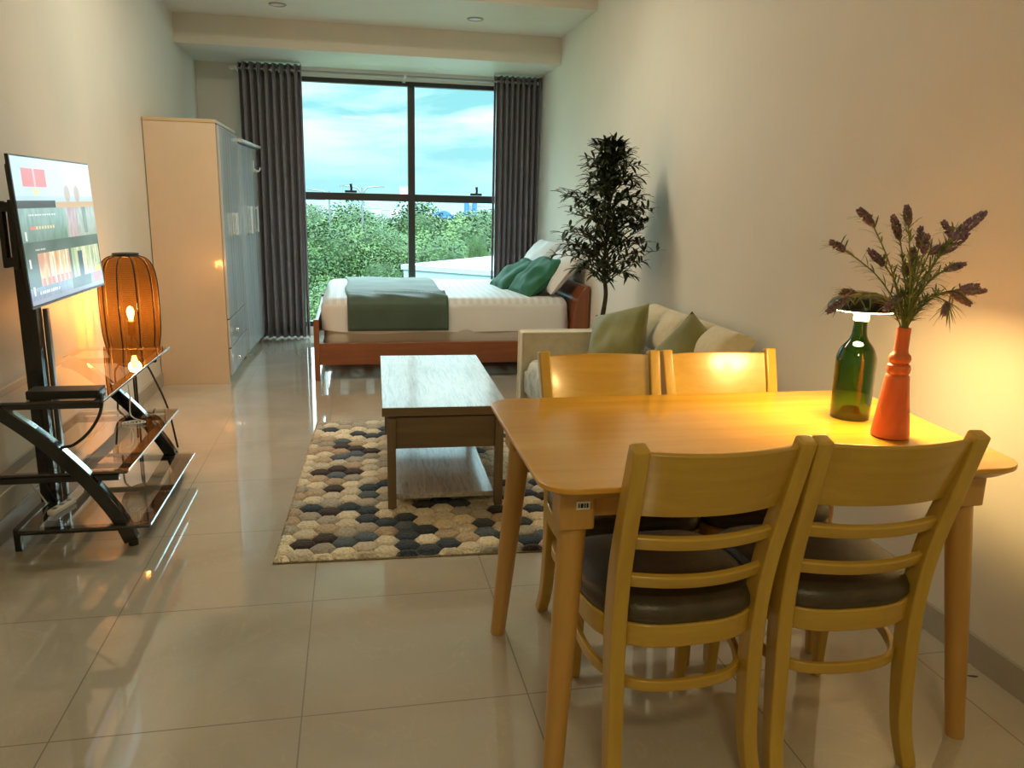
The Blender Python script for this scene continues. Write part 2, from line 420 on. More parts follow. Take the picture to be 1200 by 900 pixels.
# ------------------------------------------------------------------ curtains
def curtain(x0, x1, npl, label, lead):
    t_ = thing('curtain', label, 'curtain', ((x0+x1)/2, 7.62, .012), 0)
    w = x1-x0; H = 2.44-.012; nz = 14; nx = npl*12
    b = B(); g = []
    for i in range(nx+1):
        s = i/nx; row = []
        for j in range(nz+1):
            z = H*j/nz; k = 1-j/nz
            ph = 2*PI*npl*s + .35*math.sin(7*s+3)*k
            a = .048*(1+.25*k*math.sin(5.1*s*npl+1))
            sn = math.sin(ph); y = a*(abs(sn)**.7)*(1 if sn > 0 else -1)
            x = (s-.5)*w + .008*math.sin(9*s+2*k)*k + .006*math.cos(2*ph)
            row.append(b.verts.new((x, y, z)))
        g.append(row)
    for i in range(nx):
        for j in range(nz): b.faces.new((g[i][j], g[i+1][j], g[i+1][j+1], g[i][j+1]))
    link('cloth', b, 'curtain', t_, solid=.003)
    b = B(); xe = w/2*lead; g = []
    for i in range(5):
        g.append([b.verts.new((xe + lead*(.004+.008*i), -.01+.055*math.sin(i*1.1+.4), H*j/6)) for j in range(7)])
    for i in range(4):
        for j in range(6): b.faces.new((g[i][j], g[i+1][j], g[i+1][j+1], g[i][j+1]))
    link('leading_edge', b, 'lining', t_, solid=.003)
    for k in range(npl):
        x = (k+.5)/npl*w - w/2
        ring = [(x, .024*math.cos(a*PI/8), H-.055+.024*math.sin(a*PI/8)) for a in range(17)]
        link('eyelet', tube(B(), ring, .004, 6, closed=True), 'chrome', t_)
    return t_
curtain(-.95, -.445, 8, 'dark taupe pleated curtain hanging to the floor beside the wardrobe', 1)
curtain(1.345, 1.768, 8, 'dark taupe pleated curtain hanging behind the bed head by the right wall', -1)
t_ = thing('curtain_rod', 'thin metal curtain rod running above the window', 'curtain rod', (0, 7.62, 2.39))
link('rod', tube(B(), [(-.99,0,0),(1.772,0,0)], .011, 12), 'steel', t_)
link('finial', lathe(B(), [(.001,-.02),(.02,-.012),(.024,0),(.02,.012),(.001,.02)], (-1.0,0,0), 16), 'white', t_)
for x in (-.965, .50, 1.74):
    b = B(); tube(b, [(x,0,-.0),(x,.178,0)], .008, 8); bx(b, (x-.014,.165,-.03), (x+.014,.18,.03)); tube(b, [(x-.012,0,0),(x+.012,0,0)], .016, 12)
    link('bracket', b, 'white', t_)

# ------------------------------------------------------------------ wardrobes
def handle(parent, x, y, z0, z1):
    b = B(); bx(b, (x, y-.008, z0), (x+.006, y+.008, z1)); bx(b, (x, y-.006, z0+.01), (x+.028, y+.006, z0+.022)); bx(b, (x, y-.006, z1-.022), (x+.028, y+.006, z1-.01))
    bx(b, (x+.022, y-.011, z0), (x+.03, y+.011, z1)); return link('handle', b, 'white', parent, bevel=.002)
w1 = thing('wardrobe', 'cream wardrobe with pale striped doors, nearer and taller one against left wall', 'wardrobe', (-1.325, 5.73, 0))
D, W_, H_ = .45, .92, 1.768
b = B(); bx(b, (.0, 0, 0), (D, .018, H_)); bx(b, (0, W_-.018, 0), (D, W_, H_)); bx(b, (.0, .018, 0), (D-.02, W_-.018, .05)); bx(b, (0, .018, .05), (.01, W_-.018, H_)); bx(b, (.01, .018, 0.05), (D-.02, W_-.018, .068)); bx(b, (.01, .018, .58), (D-.03, W_-.018, .598))
link('body', b, 'ward', w1, smooth=False, bevel=.0015)
link('top_panel', bx(B(), (-.0, -.004, H_), (D+.004, W_+.004, H_+.022)), 'wardtop', w1, bevel=.002)
for y0, y1, hy in ((.02, .457, .42), (.463, .90, .50)):
    d = link('door', bx(B(), (D, y0, .46), (D+.018, y1, H_-.01)), 'doorlam', w1, bevel=.002); handle(d, D+.018, hy, 1.02, 1.18)
for z0, z1 in ((.055, .245), (.255, .45)):
    d = link('drawer', bx(B(), (D, .02, z0), (D+.018, .90, z1)), 'doorlam', w1, bevel=.002)
    for yk in (.22,):
        b = B(); tube(b, [(D+.018, yk, (z0+z1)/2), (D+.035, yk, (z0+z1)/2)], .006, 8); xf_ = lathe(B(), [(.001,-.012),(.013,-.01),(.016,0),(.013,.01),(.001,.012)], (0,0,0), 14); xf(xf_, TR(D+.04, yk, (z0+z1)/2) @ RY(PI/2))
        me = bpy.data.meshes.new('tmp'); xf_.to_mesh(me); xf_.free(); b.from_mesh(me); bpy.data.meshes.remove(me)
        link('knob', b, 'chrome', d)
w2 = thing('wardrobe', 'pale striped wardrobe with projecting top board, further one beside the left curtain', 'wardrobe', (-1.325, 6.66, 0), -.045)
D, W_, H_ = .455, .88, 1.71
b = B(); bx(b, (0, 0, .0), (D, .018, H_)); bx(b, (0, W_-.018, 0), (D, W_, H_)); bx(b, (0, .018, .0), (D-.03, W_-.018, .06)); bx(b, (0, .018, .06), (.01, W_-.018, H_)); 
link('body', b, 'ward', w2, smooth=False, bevel=.0015)
link('top_panel', bx(B(), (-.0, -.005, H_), (D+.055, W_+.005, H_+.022)), 'white', w2, bevel=.003)
for i, (y0, y1, hy) in enumerate(((.01, .293, .27), (.297, .583, .32), (.587, .87, .61))):
    d = link('door', bx(B(), (D, y0, .06), (D+.018, y1, H_-.01)), 'doorlam', w2, bevel=.002); handle(d, D+.018, hy, 1.0, 1.22)
h = thing('coat_hook', 'small white hook stuck high on the further wardrobe door', 'hook', (-.8225, 7.3, 1.5))
b = B(); bx(b, (0, -.02, 0), (.006, .02, .1)); tube(b, spline([(.006,0,.03),(.03,0,.01),(.05,-.0,.02),(.055,0,.045)], 5), .006, 8)
tube(b, spline([(.006,0,.03),(.02,.03,.005),(.03,.045,.02)], 4), .005, 8); tube(b, spline([(.006,0,.03),(.02,-.03,.005),(.03,-.045,.02)], 4), .005, 8)
link('hook_plate', b, 'white', h)

# ------------------------------------------------------------------ bed
bed = thing('wooden_bed', 'reddish wooden double bed frame under the window', 'bed', (-.285, 5.76, 0))
BW = 1.62   # along y
for y in (0, BW-.035):
    link('side_rail', bx(B(), (.03, y, .115), (1.94, y+.035, .275)), 'redwood', bed, bevel=.004)
b = B(); bx(b, (.0, .03, .14), (.03, BW-.03, .43)); link('footboard', b, 'redwoodz', bed, bevel=.004)
for y in (-.01, BW-.025):
    link('foot_post', bx(B(), (-.004, y, 0), (.034, y+.04, .45)), 'redwoodz', bed, bevel=.004)
# headboard: rounded profile in xz, extruded across the bed
prof = [(1.925,.0),(1.925,.36),(1.935,.50),(1.955,.59),(1.985,.655),(2.02,.69),(2.05,.695),(2.05,0)]
b = B(); a_ = [b.verts.new((x, -.01, z)) for x, z in prof]; c_ = [b.verts.new((x, BW+.01, z)) for x, z in prof]
b.faces.new(a_); b.faces.new(c_[::-1])
for i in range(len(prof)): b.faces.new((a_[i], a_[(i+1)%8], c_[(i+1)%8], c_[i]))
link('headboard', b, 'redwoodz', bed, bevel=.006)
for k in range(9):
    x = .16+k*.21
    link('slat', bx(B(), (x, .035, .24), (x+.07, BW-.035, .258)), 'redwoodz', bed)
mat_ = thing('mattress', 'thick double mattress in white sheets on the wooden bed', 'mattress', (.70, 6.57, .262))
ML, MW = 1.87, 1.53
def mattbox(z0, z1, l, w, r, top=True, n=40, m_=32, seed=0, wr=.004, sag=.0, crown=0):
    """soft box with rounded vertical and top edges"""
    b = B(); rows = []
    lev = [z0, z0+(z1-z0)*.25, z0+(z1-z0)*.5, z1-r] + [z1-r+r*math.sin(a*PI/12) for a in range(1, 6)]
    off = [0, 0, 0, 0] + [r*(1-math.cos(a*PI/12)) for a in range(1, 6)]
    per = roundrect(-l/2, l/2, -w/2, w/2, .10, 6)
    # densify
    P = []
    for i in range(len(per)):
        a, c = V(per[i]), V(per[(i+1)%len(per)]); k = max(1, int((c-a).length/.05))
        for q in range(k): P.append(a.lerp(c, q/k))
    for z, o_ in zip(lev, off):
        row = []
        for p_ in P:
            kx = 1-o_/(l/2); ky = 1-o_/(w/2)
            x, y = p_.x*kx, p_.y*ky
            nz_ = mn.noise(V((x*4+seed, y*4, z*14)))*wr*2
            d = V((x/(l/2), y/(w/2))); d.normalize()
            zz = z + (sag*mn.noise(V((x*2+seed, y*2, 0))) if z == z0 else 0)
            row.append(b.verts.new((x+d.x*nz_, y+d.y*nz_, zz)))
        rows.append(row)
    k = len(P)
    for a, c in zip(rows, rows[1:]):
        for i in range(k): b.faces.new((a[i], a[(i+1)%k], c[(i+1)%k], c[i]))
    # concentric inward rings for the top so that it can be lumpy
    last = rows[-1]
    for s_ in (.9, .75, .6, .45, .3, .15):
        row = []
        for v_ in rows[-1]:
            x, y = v_.co.x*s_, v_.co.y*s_
            row.append(b.verts.new((x, y, z1+crown*(1-s_)+mn.noise(V((x*3+seed, y*3, 1)))*wr*2.5)))
        for i in range(k): b.faces.new((last[i], last[(i+1)%k], row[(i+1)%k], row[i]))
        last = row
    b.faces.new(last); b.faces.new(rows[0][::-1])
    return b
link('mattress_base', mattbox(0, .12, ML-.03, MW-.02, .03), 'base', mat_)
link('fitted_sheet', mattbox(.085, .335, ML, MW, .075, seed=3, wr=.007, sag=.03), 'sheet', mat_)
# throw across the foot
b = B(); nx, g = 30, []
path = [(-.79, .10), (-.785, .2), (-.78, .27), (-.76, .318), (-.70, .348), (-.60, .352)] + [(-.5+.11*i, .352) for i in range(11)] + [(.70, .348), (.765, .32), (.79, .26)]
PP = spline([(0, y, z) for y, z in path], 4)
for i in range(nx+1):
    x = -.757+.735*i/nx; row = []
    for p_ in PP:
        q = mn.noise(V((x*5+.3, p_.y*4, 2)))*.012 + .020*max(0, 1-abs(p_.y+.60)/.24)*math.sin(x*22+p_.y*30+3*mn.noise(V((x*3,p_.y*3,5))))*(1 if x > -.55 else .3)
        hang = max(0, min(1, (.30-p_.z)/.2))
        row.append(b.verts.new((x + .01*math.sin(p_.y*6), p_.y-.006*hang - (q*.5+.004 if p_.z < .3 else 0), p_.z+(max(q, -.004) if p_.z > .3 else 0))))
    g.append(row)
for i in range(nx):
    for j in range(len(PP)-1): b.faces.new((g[i][j], g[i+1][j], g[i+1][j+1], g[i][j+1]))
o = link('bed_throw', b, 'throw', None, solid=.006); o.location = (.70, 6.57, .262)
tag(o, 'dark green throw laid across the foot of the bed', 'blanket')

def cushion(name, w, h, th, m_, loc, rot, label, cat='cushion', seed=0, point=.12, group=None, wr=.006):
    o = link(name, pillow(B(), w, h, th, seed=seed, point=point, wr=wr), m_, None)
    o.location = loc; o.rotation_euler = rot; return tag(o, label, cat, group)
# pillows: local x = width, z = height, y = thickness
cushion('pillow', .62, .40, .16, 'wpillow', (1.605, 6.16, .775), (math.radians(-38), 0, math.radians(-90)), 'white pillow leaning on the headboard, behind the nearer emerald cushion', 'pillow', 1, .08)
cushion('pillow', .62, .42, .18, 'wpillow', (1.61, 6.86, .80), (math.radians(-32), 0, math.radians(-88)), 'white pillow on the bed head nearer the window, standing higher', 'pillow', 5, .08)
cushion('cushion', .46, .44, .17, 'green', (1.44, 6.14, .725), (math.radians(-50), 0, math.radians(-80)), 'emerald green cushion on the bed, the nearer one in front', 'cushion', 2, .13, wr=.012)
cushion('cushion', .46, .42, .16, 'green', (1.36, 6.60, .70), (math.radians(-58), 0, math.radians(-86)), 'emerald green cushion on the bed, half hidden behind the nearer one', 'cushion', 7, .13, wr=.012)

# ------------------------------------------------------------------ sofa
sofa = thing('sofa', 'cream tufted two-seat sofa against the right wall', 'sofa', (1.34, 3.645, 0))
def sarm(y0, y1):
    a = link('armrest', bx(B(), (-.43, y0, .06), (.38, y1, .60)), 'cream', sofa, bevel=.012, seg=3)
    for yy in (y0+.004, y1-.004):
        link('piping', tube(B(), [(-.43, yy, .06), (-.43, yy, .592), (-.428, yy, .598), (-.42, yy, .60), (.38, yy, .60)], .005, 8), 'piping', a)
sarm(.55, .65); sarm(-.65, -.55)
link('base', bx(B(), (-.40, -.55, .10), (.30, .55, .27)), 'cream', sofa, bevel=.01)
link('seat_cushion', xf(slab(B(), .66, 1.09, .19, (2,4), .022, r=.06), TR(-.085, 0, .27)), 'palefab', sofa)
# backrest leans on the wall side
bk = slab(B(), 1.05, .50, .12, (4,2), .07, 72, 32, .035)
xf(bk, TR(.255, .01, .52) @ RY(math.radians(-57)) @ RZ(-PI/2))
link('backrest', bk, 'cream', sofa)
for x in (-.36, .26):
    for y in (-.58, .58): link('leg', lathe(B(), [(.016,0),(.022,.10)], (x, y, 0), 12), 'blackm', sofa)
cushion('cushion', .40, .40, .16, 'olive', (1.36, 3.93, .58), (math.radians(-26), math.radians(-16), math.radians(-62)), 'olive green cushion leaning in the far corner of the sofa', 'cushion', 3, .12)
cushion('cushion', .38, .38, .15, 'olive', (1.525, 3.35, .575), (math.radians(-30), math.radians(36), math.radians(-52)), 'olive green cushion on the sofa nearer the dining chairs', 'cushion', 9, .12)

# ------------------------------------------------------------------ artificial olive tree
tree = thing('potted_olive_tree', 'slim artificial olive tree standing behind the sofa', 'plant', (1.46, 4.48, 0))
link('pot', lathe(B(), [(.085,0),(.115,.19),(.125,.19),(.125,.21),(.108,.21),(.10,.17),(.001,.165)], n=28), 'pot', tree)
link('soil', lathe(B(), [(.001,.15),(.105,.155),(.105,.172),(.001,.178)], n=20), 'soil', tree)
rt = random.Random(5)
tp = spline([(0,0,.165),(-.012,.0,.4),(-.004,.0,.62),(.012,0,.78),(-.008,0,.93),(.0,0,1.1),(.01,0,1.3),(.0,0,1.5),(.0,0,1.66)], 5)
b = B(); tube(b, tp, [.019-.015*i/(len(tp)-1) for i in range(len(tp))], 10)
lf = B()
def leaf(bm, p, d, L, w, up):
    d = d.normalized(); s = d.cross(up)
    if s.length < 1e-3: s = V((1,0,0))
    s.normalize(); nn = s.cross(d).normalized(); rows = []
    for k, ww in ((0,.15),(.3,.9),(.65,.85),(1,.05)):
        c = p + d*L*k - V((0,0,1))*L*.28*k*k
        rows.append((bm.verts.new(c - s*w*ww/2 + nn*w*.12), bm.verts.new(c), bm.verts.new(c + s*w*ww/2 + nn*w*.12)))
    for a, c in zip(rows, rows[1:]):
        bm.faces.new((a[0], a[1], c[1], c[0])); bm.faces.new((a[1], a[2], c[2], c[1]))
def env(z):   # crown half-width at height z
    pts_ = [(.93,.22),(1.02,.31),(1.15,.30),(1.3,.28),(1.42,.24),(1.52,.17),(1.62,.10),(1.70,.03)]
    for (a, ra), (c, rc) in zip(pts_, pts_[1:]):
        if a <= z <= c: return ra+(rc-ra)*(z-a)/(c-a)
    return .04
for k in range(120):
    z0 = .84 + .74*(k/120)**1.05; az = k*2.39996+rt.uniform(-.4,.4)
    base = min(tp, key=lambda q: abs(q.z-z0)).copy()
    zt = min(1.70, z0+rt.uniform(.02,.17)); R_ = env(max(.93, zt))*rt.uniform(.45,1.06)
    tip = V((min(R_*math.cos(az), .235), R_*math.sin(az), zt))
    mid = (base+tip)/2 + V((0,0,.035)) + V((rt.uniform(-.02,.02), rt.uniform(-.02,.02), 0))
    pp = spline([base, mid, tip], 6); tube(b, pp, [.0045-.003*i/12 for i in range(len(pp))], 5)
    for i in range(3, len(pp)):
        q = pp[i]; dr = (pp[i]-pp[i-1]).normalized()
        for _ in range(2):
            sd = V((rt.uniform(-1,1), rt.uniform(-1,1), rt.uniform(-.4,.9)))
            dd = dr*.7+sd
            if q.x > .17 and dd.x > 0: dd.x *= -.2
            leaf(lf, q, dd, rt.uniform(.052,.085), rt.uniform(.016,.022), V((0,0,1)))
    leaf(lf, tip, dr+V((0,0,.3)), .06, .013, V((0,0,1)))
link('trunk', b, 'obark', tree); link('foliage', lf, 'oleaf', tree)
for _ in range(7):
    z = rt.uniform(1.1,1.65); az = rt.uniform(1.6, 4.7); R_ = env(z)*.9; b = B()
    bmesh.ops.create_uvsphere(b, u_segments=10, v_segments=8, radius=.009, matrix=TR(R_*math.cos(az), R_*math.sin(az), z) @ Matrix.Diagonal((1,1,1.4,1)))
    link('olive_fruit', b, 'oleaf', tree)

# ------------------------------------------------------------------ rug
PAL = {'cream': (.80,.70,.50), 'cream2': (.68,.60,.44), 'tan': (.50,.38,.25), 'grey': (.42,.38,.30), 'navy': (.025,.045,.065), 'slate': (.085,.12,.15), 'brown': (.035,.018,.012), 'black': (.014,.012,.014)}
SEEN = {'navy': [(0.13, 1.68), (0.22, 1.71), (0.15, 1.59), (0.26, 1.58), (0.32, 1.56), (0.38, 1.7), (0.4, 1.59), (0.3, 0.75), (0.39, 0.8), (0.33, 0.76), (0.07, 0.52), (0.23, 0.53), (0.31, 0.5), (0.33, 0.45), (0.31, 0.38), (0.4, 0.34), (0.3, 0.12), (0.49, 0.37), (0.46, 0.33), (0.53, 0.25), (0.46, 0.2), (0.47, 0.13), (0.45, 0.06), (0.52, 0.06), (0.62, 0.12), (0.56, 0.05), (0.43, 0.1), (0.6, 0.49), (0.7, 0.46), (0.77, 0.29), (0.82, 0.28), (0.78, 0.21), (0.79, 0.16), (1.08, 0.58), (1.09, 0.75), (0.96, 0.12), (0.96, 0.28), (0.84, 0.12), (0.82, 0.05)],
 'slate': [(0.16, 1.48), (0.15, 1.21), (0.24, 1.25), (0.15, 0.92), (0.31, 0.65), (0.38, 0.71), (0.23, 0.35), (0.33, 0.21), (0.23, 0.16), (0.62, 0.41), (0.79, 0.2), (1.01, 0.17), (0.49, 0.28)],
 'brown': [(0.15, 1.39), (0.23, 1.35), (0.32, 1.3), (0.07, 0.97), (0.17, 1.0), (0.25, 0.98), (0.16, 0.74), (0.16, 0.47), (0.07, 0.15), (0.15, 0.2)],
 'tan': [(0.06, 1.36), (0.17, 1.3), (0.08, 0.7), (0.08, 0.84), (0.39, 0.24), (0.08, 0.27), (0.62, 0.21), (0.7, 0.16)],
 'grey': [(0.17, 1.76), (0.08, 0.43), (0.16, 0.38), (0.03, 0.31), (0.25, 0.26), (0.16, 0.12), (0.24, 1.12), (0.36, 0.96), (0.38, 0.61), (0.32, 0.56), (0.0, 1.76), (0.71, 0.37), (0.78, 0.02), (0.79, 0.46), (0.95, 0.21), (0.78, 0.39)],
 'black': [(0.55, 0.48), (0.78, 0.3), (0.84, 0.26), (0.77, 0.41), (0.86, 0.45), (0.97, 0.28), (0.94, 0.13)],
 'cream': [(0.54, 0.34), (0.63, 0.3), (0.7, 0.25), (0.55, 0.16), (0.62, 0.04), (0.7, 0.07), (0.78, 0.11), (0.49, 0.49)]}
def rug():
    RW, RL = 1.32, 1.85; s = .0525; h = s*math.sqrt(3); rr = random.Random(8)
    b = B(); cl = b.loops.layers.float_color.new('Col')
    nc = int(RW/(1.5*s))+2; nr = int(RL/h)+2
    for i in range(nc):
        for j in range(nr):
            cx = i*1.5*s+.015; cy = j*h+(h/2 if i % 2 else 0)
            best = None
            for k, L in SEEN.items():
                for (x, y) in L:
                    d = math.hypot(x-cx, y-cy)
                    if d < (.038 if cx < .42 else .05) and (best is None or d < best[0]): best = (d, k)
            if best: k = best[1]
            else:
                lit = cx < .45 or (cx > .95)
                k = rr.choices(['cream','cream2','tan','grey','navy','slate','brown'], [10,8,3,4,0,0,0] if cx < .42 else [8,5,2,3,2,1.2,1])[0]
            c = PAL[k]; q = rr.uniform(.88,1.1); c = (c[0]*q, c[1]*q, c[2]*q, 1)
            rings = []
            for f, z in ((1.0, .006), (.93, .014), (.7, .020), (.35, .0215)):
                ring = []
                for a in range(6):
                    for sub in range(2):
                        a0 = V((math.cos(a*PI/3), math.sin(a*PI/3))); a1 = V((math.cos((a+1)*PI/3), math.sin((a+1)*PI/3)))
                        d = a0.lerp(a1, sub/2)*s*f
                        x = min(max(cx+d.x, 0), RW); y = min(max(cy+d.y, 0), RL)
                        e = min(x, y, RW-x, RL-y)
                        zz = z if e > .004 else .002
                        ring.append(b.verts.new((x, y, zz + (rr.uniform(-.0015,.0015) if f < .98 else 0))))
                rings.append(ring)
            fs = []
            for a, d in zip(rings, rings[1:]):
                for q_ in range(12):
                    try: fs.append(b.faces.new((a[q_], a[(q_+1)%12], d[(q_+1)%12], d[q_])))
                    except ValueError: pass
            fs.append(b.faces.new(rings[-1]))
            for f_ in fs:
                for lp in f_.loops: lp[cl] = c
    dead = [f_ for f_ in b.faces if f_.calc_area() < 1e-8]
    bmesh.ops.delete(b, geom=dead, context='FACES')
    base = []
    n0 = len(b.faces)
    bx(b, (0,0,0), (RW,RL,.006))
    b.faces.ensure_lookup_table()
    for f_ in b.faces[n0:]:
        for lp in f_.loops: lp[cl] = (.40,.33,.21,1)
    me = bpy.data.meshes.new('hexagon_rug'); b.to_mesh(me); b.free(); me.materials.append(M['rug'])
    for p_ in me.polygons: p_.use_smooth = True
    o = bpy.data.objects.new('hexagon_rug', me); COL.objects.link(o)
    o.location = (-.31, 2.745, 0); o.rotation_euler = (0, 0, math.radians(-2.4))
    tag(o, 'shaggy rug of cream, navy and brown hexagons under the coffee table', 'rug')
rug()

# ------------------------------------------------------------------ coffee table
ct = thing('coffee_table', 'grey weathered wooden coffee table standing on the hexagon rug', 'coffee table', (.385, 3.73, .013), math.radians(-1.6))
TW, TL = .26, .565
b = B(); bx(b, (-TW-.005, -TL, .415), (TW+.005, TL, .45)); link('tabletop', b, ['greywood'], ct, bevel=.002)
link('top_edging', bx(B(), (-TW-.006, -TL-.002, .413), (TW+.006, -TL+.004, .4485)), 'brownwood', ct)
for sx_ in (-1, 1):
    for sy in (-1, 1):
        x = sx_*(.228); y = sy*(TL-.024)
        link('leg', bx(B(), (x-.018, y-.018, 0), (x+.018, y+.018, .40)), 'brownwoodz', ct, bevel=.002)
b = B()
bx(b, (-.210, -TL+.022, .265), (.210, -TL+.042, .402)); link('drawer_front', b, 'brownwood', ct, bevel=.002)
link('drawer_front', bx(B(), (-.210, TL-.042, .265), (.210, TL-.022, .402)), 'brownwood', ct, bevel=.002)
for sx_ in (-1, 1):
    link('side_panel', bx(B(), (sx_*.228-.009, -TL+.053, .265), (sx_*.228+.009, TL-.053, .402)), 'brownwoodz', ct, bevel=.002)
link('box_bottom', bx(B(), (-.21, -TL+.05, .265), (.21, TL-.05, .28)), 'brownwood', ct)
link('dark_gap_slab', bx(B(), (-.20, -TL+.05, .402), (.20, TL-.05, .414)), 'blackm', ct)  # black slab standing in for the shaded gap under the lifted top
link('lower_shelf', bx(B(), (-.228+.019, -TL+.02, .040), (.228-.019, TL-.02, .062)), 'greywood', ct, bevel=.002)

# ------------------------------------------------------------------ tv stand
st_ = thing('tv_stand', 'black metal TV stand with three smoked glass shelves by left wall', 'tv stand', (-1.05, 3.45, 0))
OX, OY = -1.05, 3.45
def G(x, y, z): return (x-OX, y-OY, z)
def gshelf(x0, x1, y0, y1, z, bw):
    s_ = link('glass_shelf', xf(prism(B(), roundrect(x0, x1, y0, y1, .012), z, z+.008), TR(-OX, -OY, 0)), 'shelfglass', st_, bevel=.0015)
    b = B()
    for lo, hi in (((x0,y0),(x1,y0+bw)), ((x0,y1-bw),(x1,y1)), ((x0,y0+bw),(x0+bw,y1-bw)), ((x1-bw,y0+bw),(x1,y1-bw))):
        bx(b, G(lo[0]+.002, lo[1]+.002, z-.0035), G(hi[0]-.002, hi[1]-.002, z-.0005))
    link('black_border', b, 'blackm', s_, smooth=False)
    # polished front edge
    link('front_edge', bx(B(), G(x1-.002, y0+.01, z), G(x1+.002, y1-.01, z+.008)), 'chrome', s_, bevel=.001)
gshelf(-1.315, -.892, 2.965, 4.06, .566, .045); gshelf(-1.285, -.838, 2.99, 3.91, .290, .05); gshelf(-1.215, -.765, 2.945, 3.83, .090, .055)
arc = spline([(-1.30,0,.553),(-1.242,0,.532),(-1.17,0,.475),(-1.085,0,.392),(-.975,0,.262),(-.888,0,.125),(-.845,0,0.02)], 6)
for y in (3.00, 3.83):
    pts = [G(p_.x, y, p_.z) for p_ in arc]
    l_ = link('curved_leg', sweep(B(), pts, .046, .050, (0,0,1)), 'black', st_, bevel=.004)
    # brushed inserts on the upper face of the curve
    k = [V(q) for q in pts]
    for a, c in ((4, 15), (19, 26)):
        ins = [k[i] + V((.6,0,.8)).normalized()*.0245 for i in range(a, c)]
        link('chrome_insert', sweep(B(), ins, .034, .003, (.6,0,.8)), 'chrome', l_)
    link('rubber_foot', lathe(B(), [(.018,0),(.018,.02)], G(-.842, y, 0), 12), 'blackm', l_)
for x, y in ((-1.235, 3.0), (-1.235, 3.83)):
    link('rear_leg', bx(B(), G(x-.012, y-.012, 0), G(x+.012, y+.012, .085)), 'black', st_, bevel=.003)
for z, x0, x1 in ((.073, -1.23, -.86), (.273, -1.27, -.87), (.551, -1.31, -.905)):
    for y in (3.0, 3.83):
        link('cross_bar', bx(B(), G(x0, y-.011, z-.011), G(x1, y+.011, z+.011)), 'black', st_, bevel=.002)
link('back_bar', bx(B(), G(-1.25, 3.0, .06), G(-1.225, 3.83, .086)), 'black', st_, bevel=.002)
# mounting post at the back with bracket
link('post', bx(B(), G(-1.235, 3.235, .098), G(-1.175, 3.295, 1.24)), 'black', st_, bevel=.004)
link('post_cover', bx(B(), G(-1.178, 3.305, .10), G(-1.160, 3.33, .86)), 'steel', st_, bevel=.002)
for z in (1.055, 1.245):
    b = B(); bx(b, G(-1.20, 3.07, z-.016), G(-1.145, 3.115, z+.016)); bx(b, G(-1.19, 3.115, z-.012), G(-1.174, 3.236, z+.012))
    link('bracket_bar', b, 'blackm', st_, bevel=.002)
link('bracket_arm', bx(B(), G(-1.205, 3.075, 1.035), G(-1.188, 3.11, 1.265)), 'blackm', st_, bevel=.003)
link('bracket_arm', bx(B(), G(-1.160, 3.05, 1.03), G(-1.142, 3.10, 1.27)), 'blackm', st_, bevel=.003)
